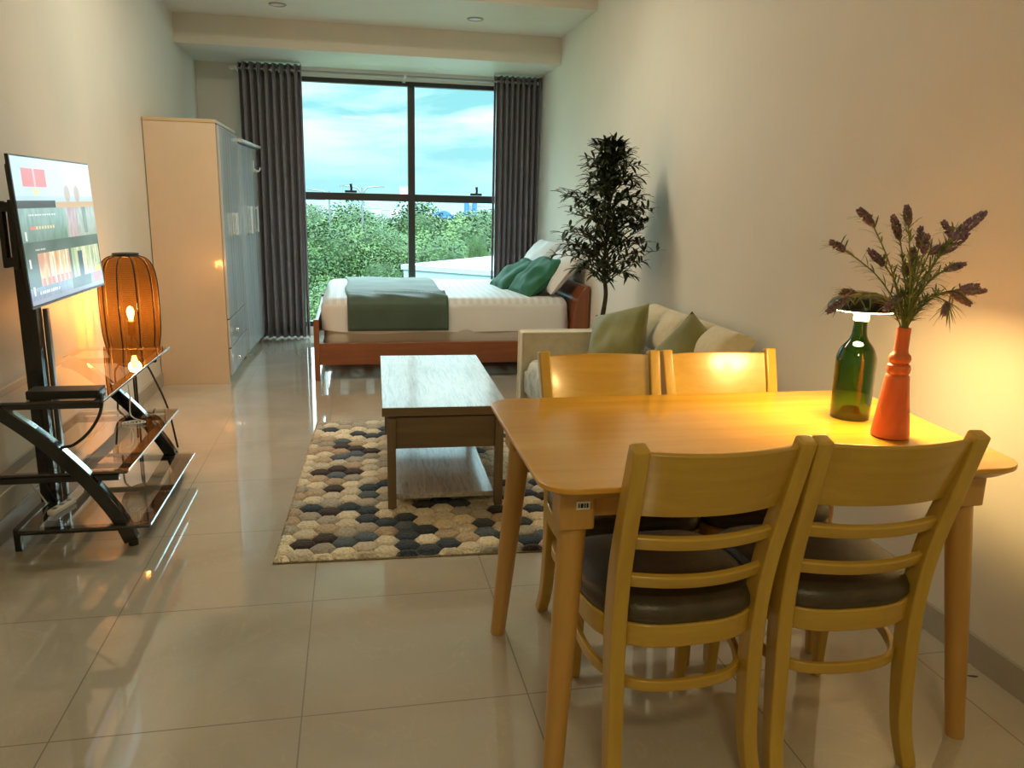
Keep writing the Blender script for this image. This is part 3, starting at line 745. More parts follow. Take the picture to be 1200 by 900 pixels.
# television
tv = thing('television', 'flat television with a lit menu screen mounted above the stand', 'television', (-1.108, 3.41, 1.160), 0); tv.rotation_euler = (0, math.radians(-2.5), 0)
W2, H2 = .415, .262
link('back_cover', bx(B(), (-.030, -W2+.03, -H2+.03), (-.008, W2-.03, H2-.03)), 'blackm', tv, bevel=.008)
link('bezel', bx(B(), (-.012, -W2, -H2), (.0, W2, H2)), 'black', tv, bevel=.002)
link('bottom_strip', bx(B(), (0, -W2, -H2), (.0025, W2, -H2+.006)), 'steel', tv)
def pic(u, v):
    """u left to right, v bottom to top, 0..1 -> linear colour"""
    nz_ = mn.noise(V((u*7, v*9, .3))); n2 = mn.noise(V((u*40, v*12, 4)))
    sky = V(srgb(196,222,228)); c = sky.lerp(V(srgb(228,240,236)), min(1, u*1.2))
    if v < .98: c = c + V((1,1,1))*.05*nz_
    if v < .74: c = c.lerp(V(srgb(176,204,204)), .6)
    if .66 < v < .705 and u < .45 + .05*nz_: c = V(srgb(44,40,34))
    if .66 < v < .70 and u > .45: c = V(srgb(214,176,130))
    if v < .66:
        c = V(srgb(150,182,172)).lerp(V(srgb(96,122,104)), max(0, min(1, (.66-v)*4.5)))
        if u > .55: c = c.lerp(V(srgb(192,190,176)), .6)
        if .58 < u < .72 and v > .43: c = c.lerp(V(srgb(196,150,160)), .7)
        if .80 < u < .86 and v > .45: c = c.lerp(V(srgb(90,110,96)), .7)
        c = c*(1+.35*n2)
    if (u-.62)**2/.0016+(v-.76)**2/.004 < 1 or (u-.76)**2/.0016+(v-.76)**2/.004 < 1: c = V(srgb(196,176,160))
    if .09 < u < .37 and .80 < v < .93: c = V(srgb(232,120,124)) if abs(u-.23) > .01 else V(srgb(240,190,180))
    if .20 < u < .26 and .75 < v < .79: c = V(srgb(240,214,150))
    if .10 < u < .40 and .515 < v < .535: c = V(srgb(228,120,96)) if u < .17 else V(srgb(228,206,140)) if (u*60) % 2 < 1.3 else c
    if .10 < u < .42 and .60 < v < .612 and (u*70) % 2 < 1.4: c = V(srgb(220,230,228))
    if v < .43:
        c = V(srgb(52,66,56))
        if .36 < v < .38 and .12 < u < .25 and (u*90) % 2 < 1.3: c = V(srgb(220,220,210))
    for a, e in ((.13, .53), (.56, .98)):
        if a < u < e and .11 < v < .345:
            w = (u-a)/(e-a)
            q = abs(mn.noise(V((w*9+a*5, v*5, 1))))
            c = V(srgb(222,196,128)).lerp(V(srgb(214,128,84)), min(1, q*2.2)) if a < .3 else V(srgb(206,206,150)).lerp(V(srgb(150,172,120)), min(1, q*2.5))
            if abs(mn.noise(V((w*16+3, v*2, 7)))) > .35: c = V(srgb(236,226,196))
            if v < .17 and (w*7) % 1 > .4 and a < .3: c = V(srgb(226,84,84))
            if a > .3 and .20 < w < .36 and v < .31: c = V(srgb(30,36,70))
            if a > .3 and w > .78 and v < .17: c = V(srgb(240,206,60))
    if v < .11:
        c = V(srgb(120,134,158))*(1+.4*n2)
        if .10 < u < .34 and .06 < v < .085 and (u*80) % 2 < 1.3: c = V(srgb(236,236,236))
        if .52 < u < .80: c = V(srgb(28,28,28))
        if .84 < u < .97 and v > .03: c = V(srgb(226,60,76))
    if v < .035: c = V(srgb(150,150,170))
    if u < .075 and v < .5 and int(v*16) % 3 == 1 and .03 < u < .055: c = V(srgb(220,220,220))
    c = c.lerp(V((.62,.70,.70)), .14 + .16*abs(mn.noise(V((u*3, v*3, 9)))))  # pale sky reflection blended into the picture colours
    return (max(c.x, 0), max(c.y, 0), max(c.z, 0), 1)
b = B(); cl = b.loops.layers.float_color.new('Col'); nu, nv = 150, 96
g = [[b.verts.new((.0012, -W2+.006+(2*W2-.012)*i/nu, -H2+.010+(2*H2-.016)*j/nv)) for j in range(nv+1)] for i in range(nu+1)]
for i in range(nu):
    for j in range(nv):
        f_ = b.faces.new((g[i][j], g[i+1][j], g[i+1][j+1], g[i][j+1])); c = pic((i+.5)/nu, (j+.5)/nv)
        for lp in f_.loops: lp[cl] = c
link('screen', b, 'screen', tv, smooth=False)
# set-top box and cables
sb = thing('set_top_box', 'low black media box on the near end of the glass shelf', 'media box', (-1.035, 3.045, .574))
link('case', bx(B(), (-.12, -.045, 0), (.12, .045, .030)), 'blackm', sb, bevel=.003)
link('display_strip', bx(B(), (.1195, -.03, .006), (.1215, .03, .024)), 'steel', sb)
o = link('black_cable', tube(B(), spline([(-.915,3.03,.583),(-.90,2.99,.572),(-.905,2.95,.52),(-.945,2.945,.46),(-1.0,2.955,.415),(-1.045,2.975,.40),(-1.075,3.05,.36),(-1.10,3.12,.31),(-1.12,3.16,.302)], 8), .0055, 8), 'blackm')
tag(o, 'black cable looping down from the media box over the curved leg', 'cable')
o = link('white_cable', tube(B(), spline([(-1.31,2.86,.0035),(-1.30,2.93,.02),(-1.29,2.90,.12),(-1.285,2.96,.20),(-1.265,3.07,.225),(-1.24,3.14,.22),(-1.225,3.19,.16),(-1.20,3.20,.104)], 8), .0035, 8), 'white')
tag(o, 'white cable hanging by the wall behind the TV stand', 'cable')
o = link('black_cable', tube(B(), spline([(-1.3245,3.0,.42),(-1.30,2.97,.44),(-1.295,2.955,.38),(-1.295,2.95,.25),(-1.30,2.95,.12),(-1.305,2.95,.01)], 8), .0035, 8), 'blackm')
tag(o, 'thin black cable dropping down the left wall', 'cable')
ps = thing('power_strip', 'white power strip lying on the lowest glass shelf', 'power strip', (-1.13, 3.15, .099), math.radians(75))
link('strip_body', bx(B(), (-.07,-.016,0), (.07,.016,.02)), 'white', ps, bevel=.005)
for k in range(3):
    link('socket', lathe(B(), [(.010,.0195),(.010,.0205),(.001,.0205)], (-.045+.045*k, 0, 0), 14), 'steel', ps)
o = link('coiled_cord', tube(B(), spline([(-1.0+.03*math.cos(a*.9)+.002*a, 3.64+.03*math.sin(a*.9), .3012+.0022*(a/7)) for a in range(22)]+[(-1.0,3.70,.32),(-1.02,3.78,.39),(-1.05,3.86,.46),(-1.1,3.95,.5)], 4), .003, 6), 'white')
tag(o, 'coiled pale cord on the middle glass shelf', 'cable')

# ------------------------------------------------------------------ lantern floor lamp
lp_ = thing('floor_lamp', 'amber woven lantern floor lamp on wire legs beside the wardrobe', 'lamp', (-1.125, 4.31, 0))
z0, z1, R0 = .44, .995, .137
shape = [(.062,.0),(.092,.014),(.114,.05),(.127,.11),(.136,.20),(.137,.36),(.132,.445),(.118,.505),(.092,.540),(.055,.555)]
shape = [(p_.x, p_.z+z0) for p_ in spline([(r, 0, z) for r, z in shape], 4)]
link('shade', lathe(B(), shape, n=48, cap=False), 'weave', lp_)
b = B()
for k in range(10):
    a = 2*PI*k/10+.2; tube(b, [((r+.001)*math.cos(a), (r+.001)*math.sin(a), z) for r, z in shape], .0036, 6)
link('shade_ribs', b, 'blackm', lp_)
b = B()
for R_, z in ((.060, z1), (.070, z0)):
    tube(b, [(R_*math.cos(a*PI/16), R_*math.sin(a*PI/16), z) for a in range(33)], .005, 6, closed=True)
lathe(b, [(.052, z1),(.062, z1),(.062, z1+.012),(.052, z1+.012)], n=24)
link('shade_ring', b, 'blackm', lp_)
b = B()
for k in range(3):
    a = 2*PI*k/3; tube(b, [(0,0,z0+.16),(.07*math.cos(a),.07*math.sin(a),z0)], .003, 6)
lathe(b, [(.018,z0+.15),(.02,z0+.16),(.02,z0+.22),(.014,z0+.225)], n=16)
link('bulb_holder', b, 'blackm', lp_)
link('bulb', lathe(B(), [(.009,z0+.222),(.011,z0+.235),(.017,z0+.258),(.018,z0+.275),(.012,z0+.292),(.001,z0+.30)], n=20), 'bulb', lp_)
for ax, ay in ((-.045,.115), (.20,-.095), (-.125,.0), (.03,-.12)):
    d = V((ax, ay)).normalized()
    link('wire_leg', tube(B(), spline([(d.x*.07,d.y*.07,z0),(d.x*.10,d.y*.10,z0-.05),(ax*.8,ay*.8,.22),(ax,ay,.005)], 5), .005, 8), 'blackm', lp_)
pl = bpy.data.lights.new('lantern_bulb_light', 'POINT'); pl.energy = 40; pl.color = (1,.47,.15); pl.shadow_soft_size = .03
o = bpy.data.objects.new('lantern_bulb_light', pl); COL.objects.link(o); o.parent = lp_; o.location = (0,0,z0+.285)

# ------------------------------------------------------------------ dining table
dt = thing('dining_table', 'yellow ash dining table with rounded corners and round splayed legs', 'table', (.955, 1.82, 0))
poly = roundrect(-.585, .600, -.385, .370, .075, 8)
poly2 = []
for (x, y) in poly:   # gently bowed long sides, right end a touch wider at the back
    bow = .010*(1-(x/.6)**2)*(1 if y > 0 else 0)*(1 if abs(y) > .25 else 0)
    poly2.append((x + (.025*(y+.385)/.75 - .045*(1-(y+.385)/.75) if x > 0 else .005*(y/.38)), y+bow))
# top in two layers : flat upper, tapered underside
b = B(); prism(b, poly2, .728, .740); link('tabletop', b, 'tabletop', dt, bevel=.003, seg=3)
b = B(); prism(b, [(x*.998, y*.998) for x, y in poly2], .712, .7285, inset_bottom=.03); link('underside', b, 'tableleg', dt)
LEGS = [(-.500,-.285,-.542,-.345), (-.500,.262,-.540,.345), (.462,-.285,.528,-.322), (.475,.262,.55,.345)]
for x, y, fx, fy in LEGS:
    blk = B(); prism(blk, roundrect(x-.039, x+.039, y-.039, y+.039, .010, 3), .625, .712)
    l_ = link('leg', tube(B(), [(x, y, .64), (x+(fx-x)*.35, y+(fy-y)*.35, .42), (fx, fy, .0)], [.031,.029,.0225], 24), 'tableleg', dt)
    link('leg_block', blk, 'tableleg', l_, bevel=.003)
for lo, hi in (((-.461,-.30,.645),(.423,-.28,.712)), ((-.461,.255,.645),(.436,.275,.712)), ((-.51,-.245,.645),(-.49,.22,.712)), ((.455,-.245,.645),(.475,.22,.712))):
    link('apron', bx(B(), lo, hi), 'tableleg', dt, bevel=.002)
s_ = link('sticker', bx(B(), (-.505, -.3255, .672), (-.475, -.324, .690)), 'white', dt)
b = B()
for k, (x, w) in enumerate(((-.501,.003),(-.496,.006),(-.488,.003),(-.483,.004))): bx(b, (x, -.3262, .676), (x+w, -.3254, .686))
link('sticker_print', b, 'blackm', s_, smooth=False)

# ------------------------------------------------------------------ dining chairs
def make_chair(label):
    t_ = thing('dining_chair', label, 'chair', (0,0,0), 0, 'dining chairs around the ash table')
    # rear posts, one curved piece from foot to top
    side = [(-.212,0),(-.180,.09),(-.164,.22),(-.156,.40),(-.176,.56),(-.222,.72),(-.262,.850)]
    for s_ in (-1, 1):
        xs = [.172,.167,.165,.167,.171,.176,.180]
        pts = spline([(s_*x, y, z) for x, (y, z) in zip(xs, side)], 5); k = len(pts)
        dep = [(.034 + .020*math.sin(PI*min(1, p_.z/.86))**1.0) for p_ in pts]
        link('rear_post', sweep(B(), pts, [.036 for p_ in pts], dep, (0,1,0)), 'ash', t_, bevel=.006, seg=3)
    # back slats bowed to the rear
    def slat(zc, hgt, th, yc, bow, half):
        pts = []
        for i in range(17):
            u = -1+2*i/16; pts.append((u*half, yc-bow*(1-u*u), zc))
        lean = V((0,-.36,1)).normalized()
        return sweep(B(), pts, th, hgt, lean)
    link('top_slat', slat(.763, .156, .013, -.230, .036, .170), 'ashx', t_, bevel=.004, seg=3)
    link('back_rail', slat(.624, .032, .017, -.192, .036, .163), 'ashx', t_, bevel=.005, seg=3)
    link('back_rail', slat(.528, .032, .017, -.168, .038, .161), 'ashx', t_, bevel=.005, seg=3)
    # seat ring
    def outline(k, yo=0):
        out = []
        for i in range(48):
            a = 2*PI*i/48; c, s_ = math.cos(a), math.sin(a)
            if s_ >= 0: x = abs(c)**.45*(1 if c > 0 else -1)*.205*k; y = .0+abs(s_)**.45*.197*k
            else: x = abs(c)**.72*(1 if c > 0 else -1)*.205*k; y = -abs(s_)**.75*.200*k
            out.append((x, y+yo))
        return out
    link('seat_frame', prism(B(), outline(1.0), .368, .422), 'ashx', t_, bevel=.005, seg=3)
    b = B(); prev = None
    lv = [(.97,.422),(1.005,.436),(.995,.454),(.94,.468),(.80,.476),(.5,.480),(.2,.481)]
    for k, z in lv:
        ring = [b.verts.new((x, y, z)) for x, y in outline(k)]
        if prev:
            for i in range(48): b.faces.new((prev[i], prev[(i+1)%48], ring[(i+1)%48], ring[i]))
        else: b.faces.new(ring[::-1])
        prev = ring
    b.faces.new(prev); link('seat_cushion', b, 'leather', t_)
    for s_ in (-1, 1):
        link('front_leg', sweep(B(), [(s_*.158, .158, .370), (s_*.162, .166, .2), (s_*.165, .172, 0)], [.038,.033,.025], [.038,.033,.025], (0,1,0)), 'ash', t_, bevel=.007, seg=3)
    pts = spline([(-.162,.155,.289),(-.180,.05,.282),(-.178,-.06,.275),(-.135,-.150,.270),(-.06,-.182,.268),(.06,-.182,.268),(.135,-.150,.270),(.178,-.06,.275),(.180,.05,.282),(.162,.155,.289)], 6)
    link('stretcher', sweep(B(), pts, .014, .026, (0,0,1)), 'ashx', t_, bevel=.003)
    return t_
ch = make_chair('yellow ash dining chair nearest the camera, its back in front of the table at left')
ch.location = (.702, 1.628, 0); ch.rotation_euler = (0,0,math.radians(2))
for loc, rz, lb in (((1.110, 1.628, 0), math.radians(-1), 'yellow ash dining chair at the near side of the table, in front of the vase'),
                    ((.755, 2.075, 0), PI, 'yellow ash dining chair at the far side of the table, nearer the coffee table'),
                    ((1.158, 2.075, 0), PI, 'yellow ash dining chair at the far side of the table, nearer the right wall')):
    c = dup(ch); c.location = loc; c.rotation_euler = (0,0,rz); c['label'] = lb

# ------------------------------------------------------------------ bottle lamp
bl = thing('bottle_lamp', 'green glass bottle lamp with black mushroom shade on the table', 'lamp', (1.345, 1.885, .74))
prof = [(.001,.035),(.02,.03),(.034,.006),(.044,.0),(.050,.003),(.052,.014),(.053,.15),(.050,.178),(.040,.20),(.026,.218),(.020,.235),(.0175,.262),(.0175,.285)]
prof = [prof[0]]+[(p_.x, p_.z) for p_ in spline([(r,0,z) for r, z in prof[1:]], 3)]
link('bottle', lathe(B(), prof, n=40, cap=False), 'bottle', bl)
link('neck_collar', lathe(B(), [(.0185,.270),(.020,.272),(.020,.298),(.012,.299)], n=24), 'cream', bl)
link('shade', lathe(B(), [(.084,.302),(.088,.303),(.087,.312),(.078,.326),(.058,.338),(.030,.344),(.001,.346)], n=48, cap=False), 'shadetop', bl, solid=.0025)
link('led_disc', lathe(B(), [(.020,.2995),(.083,.2995),(.083,.306),(.02,.306)], n=40, cap=False), 'led', bl)
al = bpy.data.lights.new('bottle_lamp_light', 'AREA'); al.shape = 'DISK'; al.size = .15; al.energy = 6.6; al.color = (1,.60,.16)
o = bpy.data.objects.new('bottle_lamp_light', al); COL.objects.link(o); o.parent = bl; o.location = (0,0,.297)

# ------------------------------------------------------------------ vase and lavender
vs = link('vase', lathe(B(), [(.001,0),(.040,0),(.0455,.004),(.0455,.012),(.040,.06),(.033,.115),(.0285,.155),(.0275,.160),(.024,.163),(.0275,.169),(.0285,.177),(.0265,.186),(.021,.190),(.024,.195),(.0265,.203),(.024,.212),(.018,.217),(.0165,.225),(.0165,.280),(.0135,.281),(.012,.27),(.012,.10),(.001,.095)], n=40, cap=False), 'terracotta')
vs.location = (1.335, 1.70, .74); tag(vs, 'tall orange-red ceramic bottle vase standing on the dining table', 'vase')
SPK = [((1.175, 1.65, 1.271), (1.124, 1.634, 1.304)), ((1.271, 1.677, 1.24), (1.237, 1.664, 1.289)), ((1.247, 1.621, 1.273), (1.234, 1.617, 1.313)), ((1.19, 1.766, 1.205), (1.156, 1.778, 1.224)), ((1.286, 1.74, 1.171), (1.231, 1.729, 1.208)), ((1.346, 1.701, 1.218), (1.336, 1.692, 1.265)), ((1.312, 1.639, 1.207), (1.302, 1.624, 1.25)), ((1.388, 1.646, 1.246), (1.372, 1.664, 1.279)), ((1.481, 1.751, 1.243), (1.571, 1.763, 1.303)), ((1.449, 1.746, 1.202), (1.504, 1.734, 1.252)), ((1.347, 1.663, 1.206), (1.389, 1.668, 1.223)), ((1.455, 1.734, 1.161), (1.522, 1.749, 1.174)), ((1.521, 1.76, 1.101), (1.591, 1.743, 1.108)), ((1.464, 1.713, 1.106), (1.532, 1.72, 1.075)), ((1.445, 1.696, 1.082), (1.426, 1.683, 1.054)), ((1.31, 1.691, 1.101), (1.254, 1.674, 1.07)), ((1.232, 1.769, 1.1), (1.203, 1.783, 1.098)), ((1.171, 1.703, 1.093), (1.115, 1.695, 1.061)), ((1.391, 1.765, 1.166), (1.382, 1.767, 1.211)), ((1.369, 1.76, 1.143), (1.371, 1.774, 1.172)), ((1.474, 1.696, 1.116), (1.523, 1.693, 1.125))]
LBL = ['lavender stem rising high at the far left of the bunch', 'lavender stem pointing straight up just left of the tallest', 'tallest upright lavender stem in the middle of the bunch', 'lavender stem reaching furthest left at mid height', 'short lavender stem leaning left beneath the high left one', 'upright lavender stem right of the tallest one', 'dark thin lavender spike close beside the upright middle ones', 'lavender spike at the left foot of the big right plume', 'large lavender plume reaching to the upper right', 'lavender plume just below the large upper right one', 'small dark lavender spike in front of the right plumes', 'dark lavender spike pointing right below the plumes', 'low lavender spike reaching furthest right', 'low lavender spike dipping to the lower right', 'curled lavender spike drooping below the bunch at right', 'lavender spike drooping in front of the bottle lamp shade', 'short lavender spike lying over the top of the lamp shade', 'lavender spike drooping furthest left past the lamp shade', 'lavender spike hidden among stems in the middle of the bunch', 'short lavender bud deep in the middle of the leaves', 'upper one of the two low lavender spikes at far right']
rf = random.Random(3); top = V((1.335, 1.70, 1.015))
for i, ((a, c), lb) in enumerate(zip(SPK, LBL)):
    a, c = V(a), V(c)
    off = V((rf.uniform(-.007,.007), rf.uniform(-.007,.007), 0))
    r0 = top+off
    t_ = thing('lavender_stem', lb, 'flower', tuple(r0 - V((0,0,.12)) - off*.3), 0, 'artificial lavender stems in the orange vase')
    org = r0 - V((0,0,.12)) - off*.3
    big = i in (8, 9)
    mid = r0.lerp(a, .45) + V((0,0,.035 if a.z > 1.1 else .05))
    P = spline([org, r0, mid, a, a.lerp(c, .5), c], 6)
    L_ = [p_-org for p_ in P]
    link('stalk', tube(B(), L_, [.0021-.0009*k/len(L_) for k in range(len(L_))], 6), 'stem', t_)
    b = B(); nf = int((c-a).length*(1700 if not big else 1900)); ax = (c-a).normalized()
    for k in range(nf):
        s_ = rf.random(); p_ = a.lerp(c, s_) - org
        rr_ = (.009 if not big else .014)*math.sin(PI*(.12+.83*s_))**.6
        d = V((rf.gauss(0,1), rf.gauss(0,1), rf.gauss(0,1))); d = (d-ax*d.dot(ax)).normalized()
        q = Matrix.Translation(p_+d*rr_*.8) @ (d*.8+ax).to_track_quat('Z', 'Y').to_matrix().to_4x4() @ Matrix.Diagonal((.0026,.0026,.0055,1))
        bmesh.ops.create_icosphere(b, subdivisions=1, radius=1, matrix=q)
    link('flower_spike', b, 'lav', t_)
    b = B()
    for k in range(70):
        s_ = rf.uniform(.25, .9); idx = min(len(P)-2, int(s_*(len(P)-1)*.8)); p_ = P[idx]-org; dr = (P[idx+1]-P[idx]).normalized()
        if P[idx].z < 1.03: continue
        d = dr*1.1 + V((rf.uniform(-1,1), rf.uniform(-1,1), rf.uniform(-.4,.6)))
        leaf(b, p_, d, rf.uniform(.028,.055), .0042, V((0,0,1)))
    link('leaves', b, 'stem', t_)
o = link('leaf_scrap', prism(B(), [(0,0),(.02,-.004),(.03,-.010),(.022,-.012),(.008,-.007)], 0, .002), 'obark'); o.location = (1.71, 1.72, .0)
tag(o, 'tiny brown scrap lying on the floor by the right baseboard', 'debris')

# ------------------------------------------------------------------ outside
M['ground'] = mat('distant_ground', (.12,.17,.06), .9, col2=(.30,.32,.24), nscale=.03)
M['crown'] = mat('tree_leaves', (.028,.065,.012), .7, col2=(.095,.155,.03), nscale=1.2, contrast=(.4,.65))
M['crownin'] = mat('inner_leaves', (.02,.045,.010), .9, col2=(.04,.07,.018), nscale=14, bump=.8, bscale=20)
M['bark'] = mat('tree_bark', (.10,.07,.05), .9)
M['roof'] = mat('white_roof_sheet', (.27,.29,.30), .5)
M['render'] = mat('grey_render', (.26,.31,.33), .7)
M['concrete'] = mat('pale_concrete', (.36,.37,.38), .8)
M['blueroof'] = mat('blue_roof_sheet', (.03,.12,.50), .5)
M['hill'] = mat('hazy_hill', (.10,.17,.17), 1)  # bluish distance haze put into the base colour
GZ = -9.5
b = B(); bx(b, (-900, 12, GZ-.5), (900, 1500, GZ)); structure(link('ground', b, 'ground', smooth=False))
def crown_mesh(seed, n_=20000):
    rc = random.Random(seed); b = B()
    bmesh.ops.create_icosphere(b, subdivisions=3, radius=.80)
    lumps = [(V((rc.gauss(0,1), rc.gauss(0,1), rc.gauss(.3,1))).normalized(), rc.uniform(.12,.3)) for _ in range(22)]
    def rad(d):
        return .80 + sum(a*max(0, d.dot(l)-.80)/.20 for l, a in lumps)*.75
    for v_ in b.verts:
        d = v_.co.normalized(); v_.co = d*rad(d)*.84
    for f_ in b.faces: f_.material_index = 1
    for _ in range(n_):
        d = V((rc.gauss(0,1), rc.gauss(0,1), rc.gauss(.1,1))).normalized()
        p_ = d*rad(d)*rc.uniform(.86,1.06)
        nn = (d + V((rc.uniform(-.8,.8), rc.uniform(-.8,.8), rc.uniform(-.3,.9)))).normalized()
        u = nn.orthogonal().normalized(); w = nn.cross(u); s_ = rc.uniform(.016,.038); an = rc.uniform(0, PI)
        u2 = u*math.cos(an)+w*math.sin(an); w2 = nn.cross(u2)
        vv = [b.verts.new(p_ + u2*s_*x + w2*s_*.6*y) for x, y in ((-1,0),(0,-1),(1,0),(0,1))]
        b.faces.new(vv)
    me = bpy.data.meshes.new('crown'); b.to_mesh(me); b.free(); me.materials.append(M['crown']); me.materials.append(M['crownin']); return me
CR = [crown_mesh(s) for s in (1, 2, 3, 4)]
tb = B(); tube(tb, [(0,0,0),(.02,0,.5),(0,0,1)], [.05,.035,.02], 8)
TRK = bpy.data.meshes.new('trunk'); tb.to_mesh(TRK); tb.free(); TRK.materials.append(M['bark'])
ro = random.Random(21)
def otree(x, y, ztop, r, label, group=None, hz=1.0):
    t_ = thing('tree', label, 'tree', (x, y, GZ), ro.uniform(0, 6), group)
    o = bpy.data.objects.new('crown', ro.choice(CR)); COL.objects.link(o); o.parent = t_
    o.scale = (r, r, r*hz); o.location = (0, 0, ztop-r*hz*1.10-GZ)
    o = bpy.data.objects.new('trunk', TRK); COL.objects.link(o); o.parent = t_
    H_ = ztop-r*hz-GZ; o.scale = (r*1.6, r*1.6, H_)
NEAR = [(-1.15, 26, .28, 1.75, 'bright green leafy tree outside nearest the left curtain'),
        (.75, 27.5, .25, 1.7, 'bright green leafy tree outside, left of the window mullion'),
        (-.1, 22.5, -1.0, 1.6, 'low green tree just outside, at the foot of the left pane'),
        (1.4, 25.0, -.75, 1.6, 'green tree beside the corner of the white-roofed building'),
        (2.25, 36, .60, 2.3, 'tall green tree crossed by the window mullion'),
        (4.5, 37, .60, 2.7, 'tall green tree behind the white-roofed building, right of the mullion'),
        (7.1, 39, .55, 2.6, 'yellow-green tree outside nearest the right curtain'),
        (3.3, 31, -.5, 2.0, 'lower green tree right behind the white roof')]
for a in NEAR: otree(*a)
for x, y, zt, r in ((-4.2,30,.2,2.4),(-7.5,33,.5,2.8),(-3.4,24,-.6,2.0),(-6.5,26,0,2.5),(10.5,40,.8,2.8),(14,41,.9,3),(-11,36,.5,3),(18,44,1,3),(12,34,.0,2.5)):
    otree(x, y, zt, r, 'leafy green tree of the near row, beyond the sides of the window view', 'near trees at the sides')
k = 0
for y, zt in ((50, .25), (68, -.1), (95, -.7)):
    x = -.32*y
    while x < .42*y:
        otree(x+ro.uniform(-1,1), y+ro.uniform(-5,5), zt+ro.uniform(-.5,.35), 3.0*ro.uniform(.85,1.15)*(1+(y-50)/120), 'green tree in the distant belt of trees beyond the garden', 'distant tree belt'); x += 4.4*(1+(y-50)/90)
otree(4.05, 26, .10, .36, 'small dark pointed cypress beside the white roof', None, 2.4)
# white-roofed building
e1 = V((.768, -.640)); e2 = V((.640, .768)); A = V((1.19, 20.31))
wb = thing('building', 'low building with a flat white roof just outside the window', 'building', (A.x, A.y, GZ), math.atan2(e1.y, e1.x))
HB = -.3-GZ
link('walls', bx(B(), (0.05, 0.05, 0), (13, 9.5, HB-.12)), 'render', wb, smooth=False)
link('roof', bx(B(), (0, 0, HB-.12), (13.1, 9.6, HB)), 'roof', wb, smooth=False)
# street lamps
for x, y, lb, two in ((.385, 30.5, 'double-armed street lamp outside, left of the mullion', True), (-.82, 31, 'thin pale street lamp pole outside near the left curtain', False)):
    t_ = thing('street_lamp', lb, 'street lamp', (x, y, GZ))
    hh = (1.72 if two else 1.55)-GZ
    link('pole', tube(B(), [(0,0,0),(0,0,hh)], [.07,.035], 8), 'steel', t_)
    for s_ in ((-1, 1) if two else (-1,)):
        link('arm', tube(B(), spline([(0,0,hh-.35),(s_*.18,0,hh-.02),(s_*.62,0,hh+.03)], 5), .022, 6), 'steel', t_)
        link('lamp_head', bx(B(), (s_*.60-.0,-.06,hh+.01), (s_*.82,.06,hh+.06)), 'steel', t_)
# distant town
b = B()
def bld(x, y, w, d, top, m_='concrete', lb='pale distant building in the town beyond the trees', g='distant town buildings'):
    t_ = thing('building', lb, 'building', (x, y, GZ), 0, g)
    link('walls', bx(B(), (-w/2,-d/2,0), (w/2,d/2,top-GZ)), m_, t_, smooth=False)
    link('roof', bx(B(), (-w/2-.2,-d/2-.2,top-GZ), (w/2+.2,d/2+.2,top-GZ+.3)), 'roof', t_, smooth=False)
for row, (y, lo, hi) in enumerate(((155, -5.5, -3), (190, -5, -2), (235, -4.5, -1), (285, -4, .2), (335, -3, 1.2))):
    x = -.22*y + 3*row
    while x < .30*y:
        w_ = ro.uniform(6, 14)
        if not (170 < y < 215 and 15 < x < 34) and not (y == 285 and 8 < x < 30): bld(x+w_/2, y+ro.uniform(-6, 6), w_, 8, ro.uniform(lo, hi), ro.choice(['concrete', 'roof', 'render']))
        x += w_+ro.uniform(1, 5)
bld(19.6, 300, 4.2, 4, 6.0, 'concrete', 'pale tower block rising above the town beside the mullion', None)
hl = thing('building', 'distant hall with a bright blue curved roof', 'building', (22, 200, GZ))
link('walls', bx(B(), (-3,-4,0), (3,4,6.5)), 'concrete', hl, smooth=False)
b = B(); pr_ = [(-3.2,6.5)]+[(-3.2+.64*i, 6.5+2.0*math.sin(PI*i/10)) for i in range(1,10)]+[(3.2,6.5)]
a_ = [b.verts.new((x,-4.2,z)) for x, z in pr_]; c_ = [b.verts.new((x,4.2,z)) for x, z in pr_]
b.faces.new(a_); b.faces.new(c_[::-1])
for i in range(len(pr_)): b.faces.new((a_[i], a_[(i+1)%len(pr_)], c_[(i+1)%len(pr_)], c_[i]))
link('curved_roof', b, 'blueroof', hl)
for x, lb in ((28.2, 'bright blue distant tank, the left one of the pair'), (30.2, 'bright blue distant tank, the right one of the pair')):
    o = link('tank', lathe(B(), [(.001,0),(.65,0),(.65,10.6),(.3,10.9),(.001,10.95)], n=16), 'blueroof'); o.location = (x, 200, GZ); tag(o, lb, 'tank')
b = B(); g = []
for i in range(61):
    x = -700+1400*i/60; hgt = 10+9*max(0, 1-abs(x+120)/160)+4*mn.noise(V((i*.35, 0, 2)))
    g.append([b.verts.new((x, 900, GZ-1)), b.verts.new((x, 980, GZ+hgt*.75)), b.verts.new((x, 1050, GZ+hgt)), b.verts.new((x, 1200, GZ-1))])
for i in range(60):
    for j in range(3): b.faces.new((g[i][j], g[i+1][j], g[i+1][j+1], g[i][j+1]))
structure(link('hills', b, 'hill'))

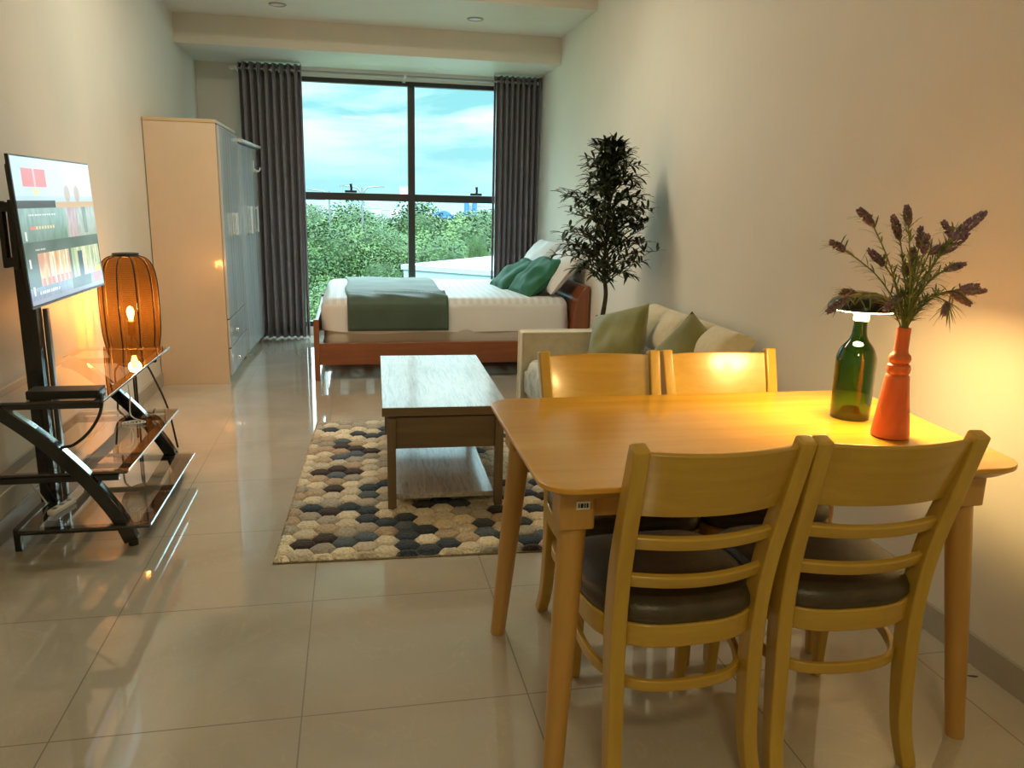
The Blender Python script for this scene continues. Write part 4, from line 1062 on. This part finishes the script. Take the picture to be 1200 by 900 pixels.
# ------------------------------------------------------------------ sky
w = bpy.data.worlds.new('sky'); S.world = w; w.use_nodes = True; t = w.node_tree; t.nodes.clear(); n = N(t)
tc = n('ShaderNodeTexCoord'); sx = n('ShaderNodeSeparateXYZ', {0: tc.outputs['Generated']})
zz = n.math('MAXIMUM', sx.outputs[2], .0)
base = n.ramp(zz, [(0, (.31,.49,.52)), (.12, (.23,.45,.48)), (.35, (.24,.38,.44)), (1, (.24,.34,.42))])
mp = n('ShaderNodeMapping', {0: tc.outputs['Generated'], 3: (2.2, 2.2, 13), 1: (.35, 0, .2)})
cn = n('ShaderNodeTexNoise', {'Vector': mp, 'Scale': 1.5, 'Detail': 6, 'Roughness': .55, 'Distortion': .3})
cf = n.ramp(cn.outputs[0], [(.40, 0), (.60, 1)])
band = n.ramp(zz, [(.02, .15), (.09, .75), (.2, .9), (.5, .7)])
c = n.mix(n.math('MULTIPLY', cf, band), base, (.90,.88,.87))
zen = n('ShaderNodeMapRange', {0: sx.outputs[2], 1: .15, 2: .42, 3: 1.0, 4: 8.5})
bg = n('ShaderNodeBackground', {0: c, 1: n.math('MULTIPLY', zen.outputs[0], 1.62)}); n('ShaderNodeOutputWorld', {0: bg.outputs[0]})

# ------------------------------------------------------------------ added fill lights, window portal, sun
def area(name, loc, rot, size, e, col, sy=None):
    l = bpy.data.lights.new(name, 'AREA'); l.energy = e; l.color = col; l.size = size
    if sy: l.shape = 'RECTANGLE'; l.size_y = sy
    o = bpy.data.objects.new(name, l); COL.objects.link(o); o.location = loc; o.rotation_euler = rot; return o
area('near_fill_light', (.1, -.9, ZH-.03), (0,0,0), .5, 19, (1,.86,.48))  # unseen area light added behind the camera as warm fill
area('far_fill_light', (.1, 4.55, ZH-.03), (0,0,0), 1.4, 28, (1,.92,.70), .2)  # unseen strip light added out of view to brighten walls and ceiling
p_ = area('window_portal', ((WX0+WX1)/2, YB+.10, (WZ0+WZ1)/2), (math.radians(-90),0,0), WX1-WX0, 1, (1,1,1), WZ1-WZ0)
p_.data.cycles.is_portal = True
sun = bpy.data.lights.new('sun', 'SUN'); sun.energy = 1.6; sun.angle = math.radians(20); sun.color = (1,.97,.88)
o = bpy.data.objects.new('sun', sun); COL.objects.link(o); o.rotation_euler = (math.radians(42), 0, math.radians(-25))

S.view_settings.view_transform = 'Standard'; S.view_settings.look = 'None'
S.view_settings.exposure = .35; S.view_settings.gamma = 1; S.view_settings.use_curve_mapping = False
